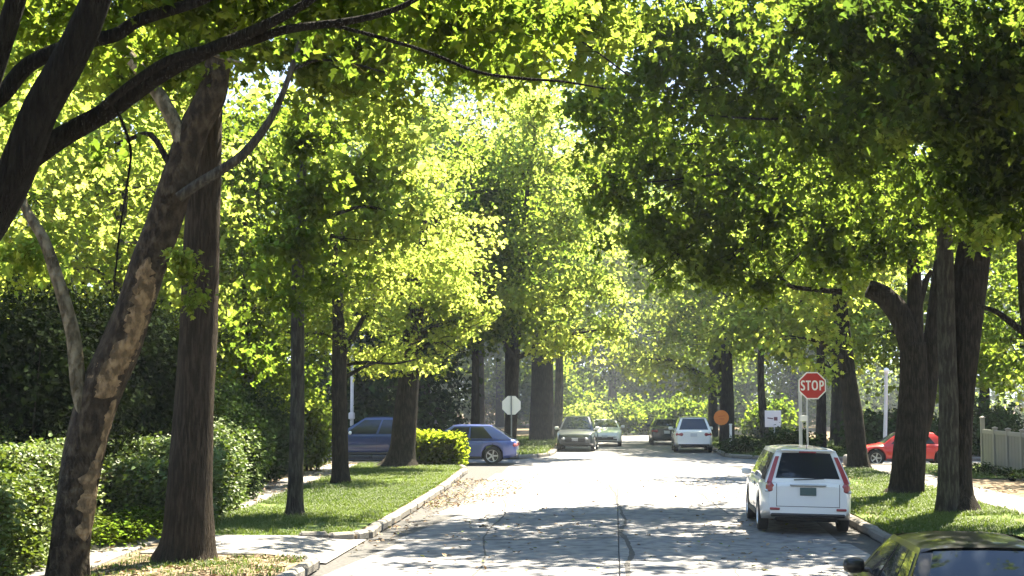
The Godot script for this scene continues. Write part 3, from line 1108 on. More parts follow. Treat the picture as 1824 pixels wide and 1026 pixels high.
	var fr := PackedVector2Array([Vector2(5.1, -65.2), Vector2(5.12, -92), Vector2(11, -92), Vector2(14, -63.1), Vector2(8.5, -63.1), Vector2(6.3, -63.6)])
	ground_sheet("far_right_lawn", fr, 0.125, 0.05, M.turf, self)
	var fl := PackedVector2Array([Vector2(-3.2, -65.4), Vector2(-3.25, -92), Vector2(-12, -92), Vector2(-14, -63.1), Vector2(-6.5, -63.1), Vector2(-4.4, -63.6)])
	ground_sheet("far_left_lawn", fl, 0.125, 0.05, M.turf, self)
	var tm := tuft_mesh(14, 0.12, 0.085, 3)
	var lg := Color(0.10, 0.145, 0.03)
	var dg := Color(0.04, 0.075, 0.016)
	scatter("lawn_grass", self, tm, M.grass, tufts(9000, [[la, 1.0], [lb, 0.35]], 0.12, lg, dg), "mown green grass on the kerbside lawn left of the road", "grass")
	scatter("verge_grass", self, tm, M.grass, tufts(9000, [[ra, 1.2], [rb, 0.5]], 0.12, lg, dg, 1.15), "sun-flecked grass of the verge under the trees right of the road", "grass")
	scatter("far_grass", self, tm, M.grass, tufts(4000, [[fr, 1.0], [fl, 1.0]], 0.12, lg, dg, 1.8), "grass verges along the road beyond the crossing", "grass")
	# sparse tufts in the bare verge near the two big trunks
	var bare := PackedVector2Array([Vector2(-7.95, -12), Vector2(-5.1, -12), Vector2(-5.1, -24.2), Vector2(-8.0, -24.2)])
	scatter("thin_grass", self, tm, M.grass, tufts(900, [[bare, 1.0]], 0.095, lg, dg), "thin grass in the bare leaf-strewn verge at the near trunks", "grass")
	var lm := Shape.new()
	for q in [[Vector2(0, 0), Vector2(0.03, 0.03), Vector2(0.018, 0.07), Vector2(0, 0.1)]]:
		for sd in [-1.0, 1.0]:
			for j in [1, 2]:
				lm.tri(Vector3(0, 0, 0), Vector3(q[j].x * sd, 0.012, q[j].y), Vector3(q[j + 1].x * sd, 0.012 * (2 - j), q[j + 1].y), Vector3.UP)
	var lmm := lm.mesh()
	var lit := []
	lit.append_array(litter(2600, bare, 0.105))
	lit.append_array(litter(260, PackedVector2Array([Vector2(-4.7, -25), Vector2(-4.2, -27), Vector2(-4.0, -38), Vector2(-4.9, -38)]), 0.006))
	lit.append_array(litter(2200, PackedVector2Array([Vector2(-4.9, -36), Vector2(-3.9, -36), Vector2(-2.6, -42), Vector2(-3.2, -48), Vector2(-5.1, -48)]), 0.006))
	lit.append_array(litter(3500, PackedVector2Array([Vector2(-8.8, -36), Vector2(-9.4, -56), Vector2(-12, -56), Vector2(-11, -36)]), 0.137))
	lit.append_array(litter(500, PackedVector2Array([Vector2(-8.0, -20), Vector2(-8.8, -36), Vector2(-9.9, -36), Vector2(-9.2, -20)]), 0.137))
	lit.append_array(litter(2200, PackedVector2Array([Vector2(5.4, -28), Vector2(5.4, -53), Vector2(11, -53), Vector2(11, -28)]), 0.137))
	lit.append_array(litter(1500, PackedVector2Array([Vector2(-3.3, -14), Vector2(4.0, -14), Vector2(4.0, -56), Vector2(-3.3, -56)]), 0.006))
	scatter("fallen_leaves", self, lmm, M.litter, lit, "dry brown leaves fallen on verges, gutters and sidewalks", "leaf litter")

# a ragged patch where the outer bark has come off, following the trunk
func bare_patch(t: Node3D, path: Array, k0: float, k1: float, towards: float, half: float) -> void:
	var rows := []
	for k in int((k1 - k0) * 6) + 1:
		var f := k0 + k / 6.0
		var i := mini(int(f), path[0].size() - 2)
		var c: Vector3 = path[0][i].lerp(path[0][i + 1], f - i) - t.position
		var r: float = lerpf(path[1][i], path[1][i + 1], f - i)
		var g := (f - k0) / (k1 - k0)
		var w := half * sqrt(maxf(0.0, sin(g * PI)))
		var row := PackedVector3Array()
		for j in 9:
			var u := j / 4.0 - 1.0
			var an := PI * 0.5 + (towards - 3.14) + u * w * (1.0 + 1.1 * lumps.get_noise_3d(f * 60.0, signf(u) * 80.0, k0 * 50.0) + 0.5 * lumps.get_noise_3d(f * 250.0, signf(u) * 80.0, k0 * 50.0))
			row.append(c + Vector3(-cos(an), 0, sin(an)) * r * (1.07 - 0.07 * u * u))
		rows.append(row)
	var s := Shape.new()
	s.grid(rows, false, Vector3(0, 0, 1))
	obj("bare_patch", s, M.peel, t)

func build_near_left() -> void:
	# the dark-limbed tree whose trunk stands left of the picture
	var t := thing("maple_tree", "black-limbed tree arching in from the upper left, its trunk out of view", "tree", Vector3(-7.3, 0.1, -13.5))
	var tr := refine(PackedVector3Array([Vector3(-7.3, 0.0, -13.5), Vector3(-7.3, 1.2, -13.5), Vector3(-7.2, 2.6, -13.6), spot(-150, 520, 13.8), spot(-70, 455, 13.9)]), PackedFloat32Array([0.46, 0.34, 0.31, 0.29, 0.25]), 3)
	limb("trunk", t, tr, M.bark_black, 16, 0.1, 0.3)
	var l1 := stem([[-70, 455, 90], [-10, 370, 78], [34, 290, 70], [70, 200, 66], [112, 125, 62], [150, 50, 58], [185, -40, 50], [230, -140, 40]], 14.0)
	limb("limb", t, l1, M.bark_black, 14, 0.12)
	var l2 := stem([[30, 300, 44], [102, 248, 40], [191, 198, 36], [245, 160, 33], [297, 126, 30], [375, 88, 26], [461, 50, 21], [540, 8, 16], [620, -50, 10]], 14.2)
	limb("limb", t, l2, M.bark_black, 12, 0.1)
	limb("limb", t, stem([[182, 190, 16], [240, 145, 17], [300, 108, 18], [372, 86, 16]], 14.0), M.bark_black, 8)
	limb("limb", t, stem([[372, 88, 18], [444, 74, 18], [512, 52, 17], [620, 38, 14], [700, 18, 11], [760, -12, 8]], 14.3), M.bark_black, 8)
	limb("limb", t, stem([[590, 44, 8], [660, 62, 8], [760, 92, 7], [850, 128, 6.5], [930, 140, 6], [1000, 145, 5], [1080, 158, 3]], 14.6), M.bark_black, 6)
	limb("limb", t, stem([[-90, 240, 36], [0, 172, 33], [51, 115, 30], [136, 78, 28], [205, 62, 26], [252, 34, 24], [358, 0, 20], [430, -40, 14]], 14.4), M.bark_black, 10)
	limb("limb", t, stem([[-40, 210, 44], [0, 85, 40], [28, 0, 36], [50, -80, 30]], 13.8), M.bark_black, 10)
	limb("limb", t, stem([[206, 190, 6], [232, 262, 5], [226, 330, 4], [212, 420, 3.5], [203, 520, 2]], 14.1), M.bark_black, 6)
	var bl := [blob(60, 30, 15.0, 1.4, 0.6, 1.2, 90), blob(330, -20, 15.2, 1.6, 0.5, 1.2, 90), blob(560, -10, 15.6, 1.4, 0.4, 1.2, 70), blob(820, 30, 16.5, 1.5, 0.5, 1.3, 90), blob(150, 230, 15.4, 0.5, 0.3, 0.5, 12), blob(-120, 250, 14.5, 0.9, 0.9, 1.0, 70)]
	crown("crown", t, bl, leaf.near, M.leaf_mid, M.p_mid[0], M.p_mid[1], 0.8, -0.15)
	# above the picture: the rest of this crown
	crown("crown", t, [[Vector3(-5.0, 10.5, -13.0), Vector3(4.5, 2.2, 4.0), 420]], leaf.mid, M.leaf_mid, M.p_mid[0], M.p_mid[1], 1.0)

	# the leaning tree with peeling bark
	t = thing("maple_tree", "leaning forked trunk with peeling tan bark beside the near hedge", "tree", foot(120, 1050, 0.1))
	var a := stem([[118, 1075, 92], [120, 1035, 82], [124, 985, 72], [137, 881, 71], [156, 778, 73], [182, 690, 76], [216, 613, 71], [242, 545, 62], [264, 477, 64], [290, 408, 63], [314, 330, 61], [342, 239, 54], [377, 171, 50], [390, 109, 42], [405, 40, 36], [425, -60, 28]], 21.0)
	limb("trunk", t, a, M.bark_mottled, 22, 0.16, 0.12)
	limb("limb", t, stem([[158, 748, 34], [142, 700, 30], [136, 650, 29], [131, 600, 27], [117, 545, 25], [97, 481, 23], [77, 425, 21], [46, 374, 17], [28, 320, 13], [20, 260, 9]], 20.85), M.bark_pale, 12)
	limb("limb", t, stem([[326, 262, 30], [312, 222, 27], [281, 165, 25], [240, 112, 23], [205, 68, 20], [160, 0, 16], [120, -80, 10]], 20.9), M.bark_pale, 12)
	limb("limb", t, stem([[318, 352, 20], [352, 328, 19], [390, 305, 18], [427, 280, 17], [455, 250, 16], [478, 218, 14], [498, 180, 12], [512, 143, 10], [526, 100, 9], [538, 55, 7], [550, 0, 5]], 20.7), M.bark_grey, 10)
	limb("limb", t, stem([[376, 95, 9], [400, 104, 7], [430, 111, 4]], 20.5), M.bark_pale, 6)
	limb("limb", t, stem([[300, 290, 12], [268, 240, 10], [225, 250, 8], [180, 268, 6]], 20.9), M.bark_dark, 6)
	limb("limb", t, stem([[512, 130, 6], [560, 108, 5], [620, 112, 4], [690, 130, 3]], 21.3), M.bark_dark, 6)
	# patches where the outer bark has come off
	for e in [[9, 14.5, 4.2, 0.75], [19, 25, 3.7, 1.1], [24, 31, 3.9, 0.8], [29, 33, 3.3, 0.4], [14, 19, 4.4, 0.4]]:
		bare_patch(t, a, e[0], e[1], e[2], e[3])
	carry(t, a[0], 0.07, [blob(420, 60, 22, 1.5, 0.8, 1.5, 0), blob(300, 60, 22, 1.5, 0.8, 1.5, 0)], M.bark_dark, 5)
	crown("crown", t, [blob(480, 30, 22.0, 2.0, 0.9, 2.0, 150), blob(280, 120, 22.5, 1.6, 0.8, 1.6, 80), blob(110, 120, 22.5, 1.6, 1.0, 1.6, 120), blob(640, 120, 23, 1.6, 0.8, 1.5, 120), blob(60, 460, 21.6, 0.6, 0.5, 0.7, 20), blob(150, -90, 22, 3, 1.2, 3, 260)], leaf.near, M.leaf_bright, M.p_lime[0], M.p_lime[1], 0.85, -0.1)
	crown("crown", t, [blob(330, 485, 20.4, 0.22, 0.28, 0.2, 10), blob(350, 535, 20.4, 0.12, 0.12, 0.12, 5), blob(318, 455, 20.4, 0.14, 0.12, 0.12, 5)], leaf.near, M.leaf_bright, M.p_lime[0], M.p_lime[1], 0.5, -1.0)

	# the straight trunk
	t = thing("oak_tree", "tall straight trunk with furrowed brown bark and flared foot beside the driveway", "tree", foot(330, 1005, 0.1))
	a = stem([[327, 1022, 146], [329, 1004, 128], [333, 978, 104], [336, 949, 94], [338, 881, 83], [343, 778, 74], [348, 681, 69], [356, 545, 66], [361, 408, 63], [366, 273, 58], [372, 136, 52], [380, 0, 46], [390, -150, 38], [395, -300, 24]], 23.6)
	limb("trunk", t, a, M.bark_brown, 26, 0.09, 0.22)
	var b2 := [[Vector3(-4.2, 13.0, -22.0), Vector3(2.6, 1.6, 3.0), 140], [Vector3(-3.4, 10.4, -31.3), Vector3(1.9, 0.9, 1.5), 130], [Vector3(-2.6, 11.4, -24.0), Vector3(3.0, 1.3, 3.0), 165], blob(760, 30, 24.5, 1.9, 1.0, 2.0, 93), blob(940, 60, 25.5, 1.7, 1.0, 2.2, 93), blob(640, -40, 24, 2.0, 0.8, 2.0, 88), blob(1080, 10, 26, 1.6, 0.9, 2.0, 82)]
	carry(t, a[0], 0.1, b2, M.bark_dark, 5)
	crown("crown", t, b2, leaf.near, M.leaf_bright, M.p_lime[0], M.p_lime[1], 0.95, -0.12)
	limb("limb", t, stem([[800, 42, 6], [860, 22, 5], [930, 5, 4], [1000, 50, 4], [1060, 90, 3.5], [1120, 135, 3]], 24.2), M.bark_dark, 6)

	# the slim tree standing on the mown lawn
	t = thing("young_tree", "slim grey trunk on the mown lawn strip, lowest of the row of three", "tree", foot(525, 922, 0.12))
	a = stem([[525, 934, 58], [525, 922, 44], [525, 908, 34], [526, 880, 29], [528, 800, 26], [530, 700, 25], [530, 600, 24], [531, 500, 22], [533, 400, 20], [538, 300, 17], [545, 200, 14], [550, 120, 10]], 32.0)
	limb("trunk", t, a, M.bark_grey, 16, 0.08, 0.15)
	b2 = [blob(640, 330, 33.5, 1.5, 1.2, 1.8, 46), blob(600, 240, 33.5, 1.5, 1.1, 2.0, 44), blob(700, 240, 34.5, 1.2, 0.9, 1.8, 36), blob(735, 390, 34.5, 1.1, 0.9, 1.6, 37), blob(620, 430, 33.5, 1.2, 0.7, 1.5, 32), blob(640, 170, 33, 1.5, 0.8, 2.0, 36)]
	carry(t, a[0], 0.06, b2, M.bark_dark, 4)
	crown("crown", t, b2, leaf.near, M.leaf_bright, M.p_bright[0], M.p_bright[1], 1.2, -0.15)
	crown("crown", t, [blob(545, 470, 33, 1.3, 0.7, 1.5, 30), blob(450, 560, 37.5, 1.0, 0.6, 1.2, 21), blob(530, 430, 30.8, 0.7, 0.5, 0.5, 24), blob(520, 520, 30.9, 0.6, 0.35, 0.5, 15), blob(550, 340, 30.8, 0.7, 0.5, 0.5, 24), blob(535, 240, 30.8, 0.8, 0.5, 0.6, 24), blob(590, 500, 33, 1.0, 0.5, 1.2, 15), blob(470, 640, 37.5, 0.9, 0.5, 1.0, 12)], leaf.near, M.leaf_mid, M.p_mid[0], M.p_mid[1], 1.0, -0.2)

	b2 = [[Vector3(-2.6, 15.2, -38.6), Vector3(2.2, 1.0, 2.0), 90]]
	carry(t, a[0], 0.05, b2, M.bark_dark, 4)
	crown("crown", t, b2, leaf.near, M.leaf_mid, M.p_lime[0], M.p_lime[1], 1.1, -0.25)

	t = thing("maple_tree", "dark slender trunk on the lawn between the slim tree and the wide-footed one", "tree", foot(607, 866, 0.12))
	a = stem([[607, 876, 52], [607, 866, 44], [607, 850, 35], [606, 820, 30], [605, 740, 28], [604, 660, 27], [604, 620, 25], [602, 540, 20], [598, 440, 14]], 44.0)
	limb("trunk", t, a, M.bark_dark, 16, 0.08, 0.15)
	limb("limb", t, stem([[606, 640, 14], [622, 612, 11], [650, 560, 8]], 44.0), M.bark_dark, 8)
	limb("limb", t, stem([[612, 652, 7], [650, 645, 6], [700, 648, 5], [740, 640, 3]], 44.5), M.bark_dark, 6)
	b2 = [blob(600, 520, 45, 2.2, 1.1, 2.2, 94), blob(690, 480, 45, 1.9, 1.1, 2.0, 84), blob(560, 590, 44.5, 1.6, 0.7, 1.5, 46), blob(690, 640, 45.5, 1.4, 0.5, 1.2, 40), blob(770, 470, 46, 1.6, 1.1, 2.0, 81), blob(640, 380, 46, 2.4, 1.5, 2.4, 111)]
	carry(t, a[0], 0.08, b2, M.bark_dark, 4)
	crown("crown", t, b2, leaf.mid, M.leaf_bright, M.p_bright[0], M.p_bright[1], 0.7, -0.2)

	t = thing("maple_tree", "broad dark trunk with wide flared foot beside the clipped corner shrub", "tree", foot(712, 834, 0.12))
	a = stem([[711, 842, 100], [713, 830, 74], [715, 816, 54], [718, 795, 46], [722, 740, 42], [728, 680, 38], [735, 600, 34], [745, 500, 28], [752, 380, 20]], 53.5)
	limb("trunk", t, a, M.bark_dark, 18, 0.08, 0.25)
	b2 = [blob(740, 560, 53.5, 2.6, 1.2, 2.5, 94), blob(800, 520, 53, 1.9, 1.2, 2.0, 81), blob(730, 640, 53, 1.6, 0.8, 1.4, 40), blob(760, 420, 54, 2.8, 1.8, 2.8, 121), blob(700, 300, 55, 3.0, 2.0, 3.0, 126), blob(840, 560, 53, 1.0, 0.6, 1.2, 25), blob(810, 610, 53, 0.8, 0.5, 0.9, 13)]
	carry(t, a[0], 0.1, b2, M.bark_dark, 4)
	crown("crown", t, b2, leaf.mid, M.leaf_bright, M.p_bright[0], M.p_bright[1], 0.8, -0.2)

	# hedges
	var h := spot(30, 900, 21.5)
	h.y = 0.1
	hedge("clipped_hedge", "bright sunlit hedge at the left edge, nearest the camera", h, [[Vector3(-9.55, 0.80, -21.2), Vector3(0.85, 0.72, 1.1), 0.05, 1000], [Vector3(-10.4, 0.98, -23.6), Vector3(1.5, 0.88, 1.7), 0.0, 1500], [Vector3(-12.4, 1.1, -26.6), Vector3(1.3, 0.98, 1.5), 0.0, 800]], [Color(0.19, 0.26, 0.07), Color(0.06, 0.10, 0.022), "leaf_hedge"], "hedge", 1.25)
	h = spot(290, 860, 30.0)
	h.y = 0.1
	hedge("clipped_hedge", "square-topped hedge with light green top between the two near trunks", h, [[Vector3(-9.6, 0.72, -29.6), Vector3(1.15, 0.64, 1.2), 0.0, 1000], [Vector3(-10.2, 0.92, -32.0), Vector3(1.7, 0.84, 1.5), 0.0, 1300], [Vector3(-10.9, 1.08, -34.8), Vector3(1.7, 1.0, 1.5), 0.0, 1000], [Vector3(-9.9, 0.95, -36.4), Vector3(0.7, 0.9, 1.2), 0.0, 500]], [Color(0.17, 0.25, 0.075), Color(0.05, 0.09, 0.022), "leaf_hedge"], "hedge", 1.4)
	shrub("ground_cover", "low leafy ground cover at the foot of the square-topped hedge", spot(215, 950, 26.0) * Vector3(1, 0, 1) + Vector3(0, 0.1, 0), [[spot(215, 940, 26.2) * Vector3(1, 0, 1) + Vector3(0, 0.3, 0), Vector3(0.75, 0.28, 2.0), 420]], [Color(0.10, 0.16, 0.03), Color(0.05, 0.09, 0.02), "leaf_mid"], "hedge", 1.2, "", 0.5, "ground cover")
	h = spot(110, 830, 27.0)
	h.y = 0.1
	shrub("brown_shrub", "small greyish rounded shrub between the near hedge and the leaning trunk", h, [[Vector3(h.x, 0.95, -27.0), Vector3(0.5, 0.75, 0.6), 260]], [Color(0.12, 0.12, 0.08), Color(0.06, 0.06, 0.04), "leaf_dark"], "hedge", 1.2)
	# dark shrubs in a row behind the hedge
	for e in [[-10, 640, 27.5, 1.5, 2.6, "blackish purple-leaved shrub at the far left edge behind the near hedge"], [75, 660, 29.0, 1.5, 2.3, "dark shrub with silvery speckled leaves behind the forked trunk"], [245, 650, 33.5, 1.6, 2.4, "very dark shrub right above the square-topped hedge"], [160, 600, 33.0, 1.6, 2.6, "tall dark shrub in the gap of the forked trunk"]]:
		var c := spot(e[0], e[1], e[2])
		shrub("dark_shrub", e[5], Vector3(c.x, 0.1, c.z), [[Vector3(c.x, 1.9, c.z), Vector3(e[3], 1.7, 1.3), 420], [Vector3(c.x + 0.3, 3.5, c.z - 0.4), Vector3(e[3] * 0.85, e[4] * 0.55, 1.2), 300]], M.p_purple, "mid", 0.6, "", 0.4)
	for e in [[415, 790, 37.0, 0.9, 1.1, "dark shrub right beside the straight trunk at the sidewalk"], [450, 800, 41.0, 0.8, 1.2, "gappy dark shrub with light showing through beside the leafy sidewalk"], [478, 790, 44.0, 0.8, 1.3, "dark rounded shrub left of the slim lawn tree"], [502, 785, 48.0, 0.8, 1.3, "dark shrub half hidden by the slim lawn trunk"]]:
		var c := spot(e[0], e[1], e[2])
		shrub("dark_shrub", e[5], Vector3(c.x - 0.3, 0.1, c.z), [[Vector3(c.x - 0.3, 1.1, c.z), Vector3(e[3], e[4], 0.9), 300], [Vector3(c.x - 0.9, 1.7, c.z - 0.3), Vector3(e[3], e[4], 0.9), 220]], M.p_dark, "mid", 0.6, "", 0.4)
	var c2 := spot(556, 775, 50.5)
	shrub("green_shrub", "sunlit leafy shrub right of the slim trunk, in front of the dark blue car", Vector3(c2.x, 0.1, c2.z), [[Vector3(c2.x, 1.3, c2.z), Vector3(0.55, 1.1, 0.7), 220], [Vector3(c2.x - 0.5, 1.9, c2.z), Vector3(0.7, 0.9, 0.8), 200]], M.p_lime, "mid", 0.6, "", 0.4)
	# the clipped shrub at the corner
	h = Vector3(-6.65, 0.1, -55.4)
	hedge("clipped_shrub", "square clipped shrub with bright yellow-green top at the left street corner", h, [[Vector3(-7.4, 0.68, -55.4), Vector3(0.48, 0.58, 0.7), 0.0, 380], [Vector3(-6.4, 0.66, -55.3), Vector3(0.58, 0.56, 0.75), 0.0, 460]], [Color(0.26, 0.33, 0.04), Color(0.16, 0.23, 0.03), "leaf_bright"], "hedge", 1.6)
	# trees of the gardens on the left
	wood("garden_tree", "sunlit light green tree behind the dark shrubs at the far left", -16.5, 34, 13, 3.6, 0.22, M.p_bright, 620, "", 0.22, "bark_grey", 0.0, "mid")
	wood("garden_tree", "airy yellow-green tree seen through the fork of the leaning trunk", -14.2, 41, 14, 3.8, 0.22, M.p_bright, 640, "", 0.25, "bark_grey", 0.0, "mid")
	wood("garden_tree", "mid-green tree behind the straight trunk", -11.8, 46, 13, 3.4, 0.2, M.p_mid, 600, "", 0.15, "bark_dark", 0.0, "mid")
	wood("garden_tree", "tall dark tree at the back of the left gardens", -20.5, 46, 17, 4.5, 0.3, M.p_mid, 560)
	wood("garden_tree", "sparse garden tree with sky showing through near the left edge", -22.0, 36, 15, 4.0, 0.25, M.p_lime, 420, "", 0.25, "bark_dark", 0.0, "far", -0.05)
	wood("garden_tree", "bushy green tree above the shrubs beside the leafy sidewalk", -13.0, 52, 9.5, 3.0, 0.18, M.p_mid, 520, "", 0.08, "bark_dark", 0.0, "mid")
	wood("garden_tree", "leafy tree in the corner garden above the blue car's bonnet", -16.6, 54, 12, 3.4, 0.2, M.p_mid, 460, "", 0.12)

func build_right() -> void:
	# forked tree
	var t := thing("maple_tree", "dark forked trunk with a sawn-off limb stub, right of the white car", "tree", foot(1612, 886, 0.12))
	var a := stem([[1611, 896, 100], [1613, 884, 74], [1616, 866, 60], [1621, 800, 55], [1626, 720, 50], [1628, 650, 46], [1627, 610, 44]], 40.0)
	limb("trunk", t, a, M.bark_dark, 20, 0.1, 0.2)
	limb("limb", t, stem([[1627, 640, 40], [1616, 590, 42], [1598, 552, 40], [1572, 526, 36], [1546, 514, 31]], 40.0), M.bark_dark, 14, 0.1)
	limb("limb", t, stem([[1628, 640, 38], [1630, 590, 30], [1630, 530, 26], [1628, 465, 23], [1636, 380, 18], [1650, 280, 12]], 40.0), M.bark_dark, 12, 0.1)
	var up := stem([[1629, 440, 20], [1636, 380, 18], [1650, 280, 12]], 40.0)
	limb("limb", t, stem([[1632, 560, 12], [1645, 520, 10], [1652, 495, 9], [1660, 482, 8]], 40.0), M.bark_dark, 8)
	limb("limb", t, stem([[1632, 780, 40], [1646, 720, 38], [1655, 650, 36], [1664, 580, 30], [1676, 480, 26], [1690, 380, 20], [1700, 250, 14]], 40.3), M.bark_dark, 12, 0.1)
	var b2 := [blob(1520, 330, 39, 2.8, 1.6, 2.8, 136), blob(1380, 380, 38, 2.6, 1.4, 2.8, 136), blob(1240, 330, 38, 2.4, 1.5, 2.8, 136), blob(1180, 420, 38.5, 1.8, 0.9, 2.0, 71), blob(1450, 460, 38.5, 1.7, 0.7, 1.8, 57), blob(1320, 240, 39.5, 3.0, 1.6, 3.0, 136), blob(1130, 260, 38, 1.7, 1.5, 2.0, 84), blob(1090, 330, 37, 0.9, 0.6, 1.2, 22), blob(1060, 180, 36, 1.0, 0.8, 1.4, 28), blob(1160, 490, 38, 0.9, 0.35, 1.0, 18), blob(1280, 480, 38, 1.1, 0.4, 1.2, 28), blob(1370, 510, 38, 0.8, 0.3, 0.9, 17), blob(1540, 470, 38, 0.9, 0.35, 1.0, 22), blob(1600, 430, 39.5, 1.6, 0.8, 1.6, 55)]
	carry(t, up[0], 0.055, b2, M.bark_dark, 7)
	crown("crown", t, b2, leaf.near, M.leaf_mid, M.p_olive[0], M.p_olive[1], 1.1, -0.2)
	limb("limb", t, stem([[1500, 520, 12], [1440, 515, 9], [1400, 505, 8], [1370, 460, 6], [1330, 400, 4]], 39), M.bark_dark, 6)

	# the double trunk
	t = thing("maple_tree", "thick double trunk, one stem grey and one dark, at the right verge", "tree", foot(1704, 908, 0.12))
	a = stem([[1708, 922, 104], [1709, 905, 72], [1709, 880, 50], [1709, 840, 43], [1711, 760, 40], [1715, 680, 44], [1722, 600, 50], [1729, 500, 58], [1740, 420, 56], [1745, 330, 50], [1755, 200, 42], [1760, 60, 32]], 34.0)
	limb("trunk", t, a, M.bark_dark, 20, 0.1, 0.2)
	limb("trunk", t, stem([[1690, 915, 50], [1690, 880, 40], [1690, 800, 35], [1690, 700, 34], [1687, 600, 32], [1685, 500, 30], [1683, 420, 26], [1672, 330, 22], [1655, 220, 16]], 33.8), M.bark_grey, 14, 0.1)
	b2 = [blob(1640, 300, 33, 2.5, 1.5, 2.6, 136), blob(1480, 210, 33, 2.4, 1.4, 2.6, 136), blob(1330, 130, 33, 2.2, 1.4, 2.6, 123), blob(1190, 110, 33.5, 1.9, 1.4, 2.4, 97), blob(1760, 220, 33, 1.9, 1.6, 2.4, 117), blob(1600, 110, 33, 2.6, 1.6, 2.8, 142), [Vector3(7.5, 13.4, -34), Vector3(4.8, 2.0, 4.5), 269], [Vector3(3.0, 12.6, -33), Vector3(3.4, 1.6, 3.8), 176], blob(1100, 210, 35, 1.2, 1.2, 1.8, 41)]
	up = stem([[1738, 420, 50], [1745, 330, 46], [1755, 200, 40], [1760, 60, 30]], 34.0)
	b2.append_array([[Vector3(4.2, 14.9, -40), Vector3(3.4, 1.2, 3.0), 120], [Vector3(2.6, 14.7, -34.5), Vector3(3.2, 1.2, 3.0), 120], [Vector3(0.4, 15.2, -38.5), Vector3(2.4, 1.0, 2.6), 80]])
	carry(t, up[0], 0.06, b2, M.bark_dark, 7)
	crown("crown", t, b2, leaf.near, M.leaf_mid, M.p_olive[0], M.p_olive[1], 1.1, -0.2)
	limb("limb", t, stem([[1500, 205, 6], [1440, 208, 5.5], [1360, 212, 5], [1260, 205, 3]], 32), M.bark_dark, 6)

	# leaning tree at the far corner of the verge
	t = thing("maple_tree", "slightly leaning slim trunk between the stop sign and the red car", "tree", foot(1530, 836, 0.12))
	a = stem([[1531, 843, 58], [1530, 832, 44], [1528, 812, 36], [1520, 740, 33], [1512, 680, 30], [1503, 600, 27], [1495, 520, 24], [1488, 430, 18], [1482, 340, 12]], 53.5)
	limb("trunk", t, a, M.bark_dark, 14, 0.1, 0.2)
	b2 = [blob(1470, 500, 53, 2.4, 1.0, 2.4, 55), blob(1560, 430, 54, 2.8, 1.6, 2.8, 75), blob(1400, 440, 53.5, 2.6, 1.2, 2.4, 65), blob(1480, 330, 54, 3.2, 1.8, 3.0, 85), blob(1430, 600, 52, 1.7, 0.8, 1.3, 32), blob(1460, 645, 52, 1.0, 0.5, 0.9, 14)]
	carry(t, a[0], 0.1, b2, M.bark_dark, 4)
	crown("crown", t, b2, leaf.mid, M.leaf_bright, M.p_bright[0], M.p_bright[1], 1.0, -0.15)

	# trunk at the very right edge
	t = thing("maple_tree", "grey trunk cut by the right edge of the picture in front of the fence", "tree", Vector3(spot(1884, 880, 31).x, 0.1, -31))
	a = stem([[1886, 905, 60], [1884, 880, 44], [1876, 820, 38], [1856, 700, 36], [1838, 580, 34], [1830, 480, 32], [1828, 380, 28], [1835, 100, 22]], 31.0)
	limb("trunk", t, a, M.bark_brown, 14, 0.1, 0.2)
	limb("limb", t, stem([[1840, 600, 16], [1816, 586, 13], [1790, 566, 11], [1768, 552, 9], [1740, 545, 6]], 31), M.bark_dark, 8)
	b2 = [blob(1760, 380, 27, 1.0, 0.5, 1.3, 46), blob(1790, 300, 26, 1.2, 0.9, 1.6, 105), blob(1700, 180, 25, 1.4, 0.9, 1.8, 126), blob(1800, 120, 24, 1.2, 1.0, 1.8, 126), blob(1640, 60, 25, 1.6, 1.0, 2.0, 141), blob(1500, 40, 26, 1.6, 0.9, 2.0, 126), [Vector3(9.0, 11.0, -27), Vector3(4.0, 1.8, 4.0), 273]]
	carry(t, a[0], 0.09, b2, M.bark_dark, 5)
	crown("crown", t, b2, leaf.near, M.leaf_mid, M.p_olive[0], M.p_dark[0], 1.05, -0.25)
	crown("crown", t, [blob(1735, 420, 24, 0.22, 0.1, 0.2, 3), blob(1600, 240, 24, 0.2, 0.16, 0.2, 3)], leaf.near, M.leaf_bright, M.p_lime[0], M.p_lime[0], 0.8, -1.0)

	# beyond the fence
	wood("garden_tree", "leafy dark green tree behind the pale fence near the right edge", 16.2, 46, 11, 3.4, 0.2, M.p_olive, 620, "", 0.1, "bark_dark", 0.0, "mid", -0.12)
	wood("garden_tree", "tall tree filling the gap behind the double trunk and the fence", 15.2, 53.5, 13, 3.4, 0.22, M.p_mid, 560, "", 0.15, "bark_dark", 0.0, "mid", -0.12)
	wood("garden_tree", "broad tree behind the fence, cut by the right edge", 18.0, 38, 14, 4.2, 0.25, M.p_olive, 600, "", 0.2, "bark_dark", 0.0, "mid", -0.12)
	wood("garden_tree", "dark tree high above the fence at the right edge", 13.2, 27, 14.5, 3.8, 0.25, M.p_olive, 560, "", 0.45, "bark_dark", 0.0, "mid", -0.2)
	# low clipped shrubs beyond the white car
	var m := Vector3(5.95, 0.12, -51.5)
	shrub("low_shrub", "low rounded clipped shrub showing just above the white car's roof", m, [[m + Vector3(0.45, 0.62, 0), Vector3(1.0, 0.62, 0.8), 300]], M.p_dark, "hedge", 1.7, "", 0.25)
	m = Vector3(5.0, 0.12, -64.8)
	shrub("low_shrub", "small low shrub on the grass left of the stop sign posts", m + Vector3(0.6, 0, -1.5), [[m + Vector3(0.6, 0.35, -1.5), Vector3(0.8, 0.4, 0.6), 140]], M.p_dark, "hedge", 1.8, "", 0.25)
	m = Vector3(7.6, 0.12, -66)
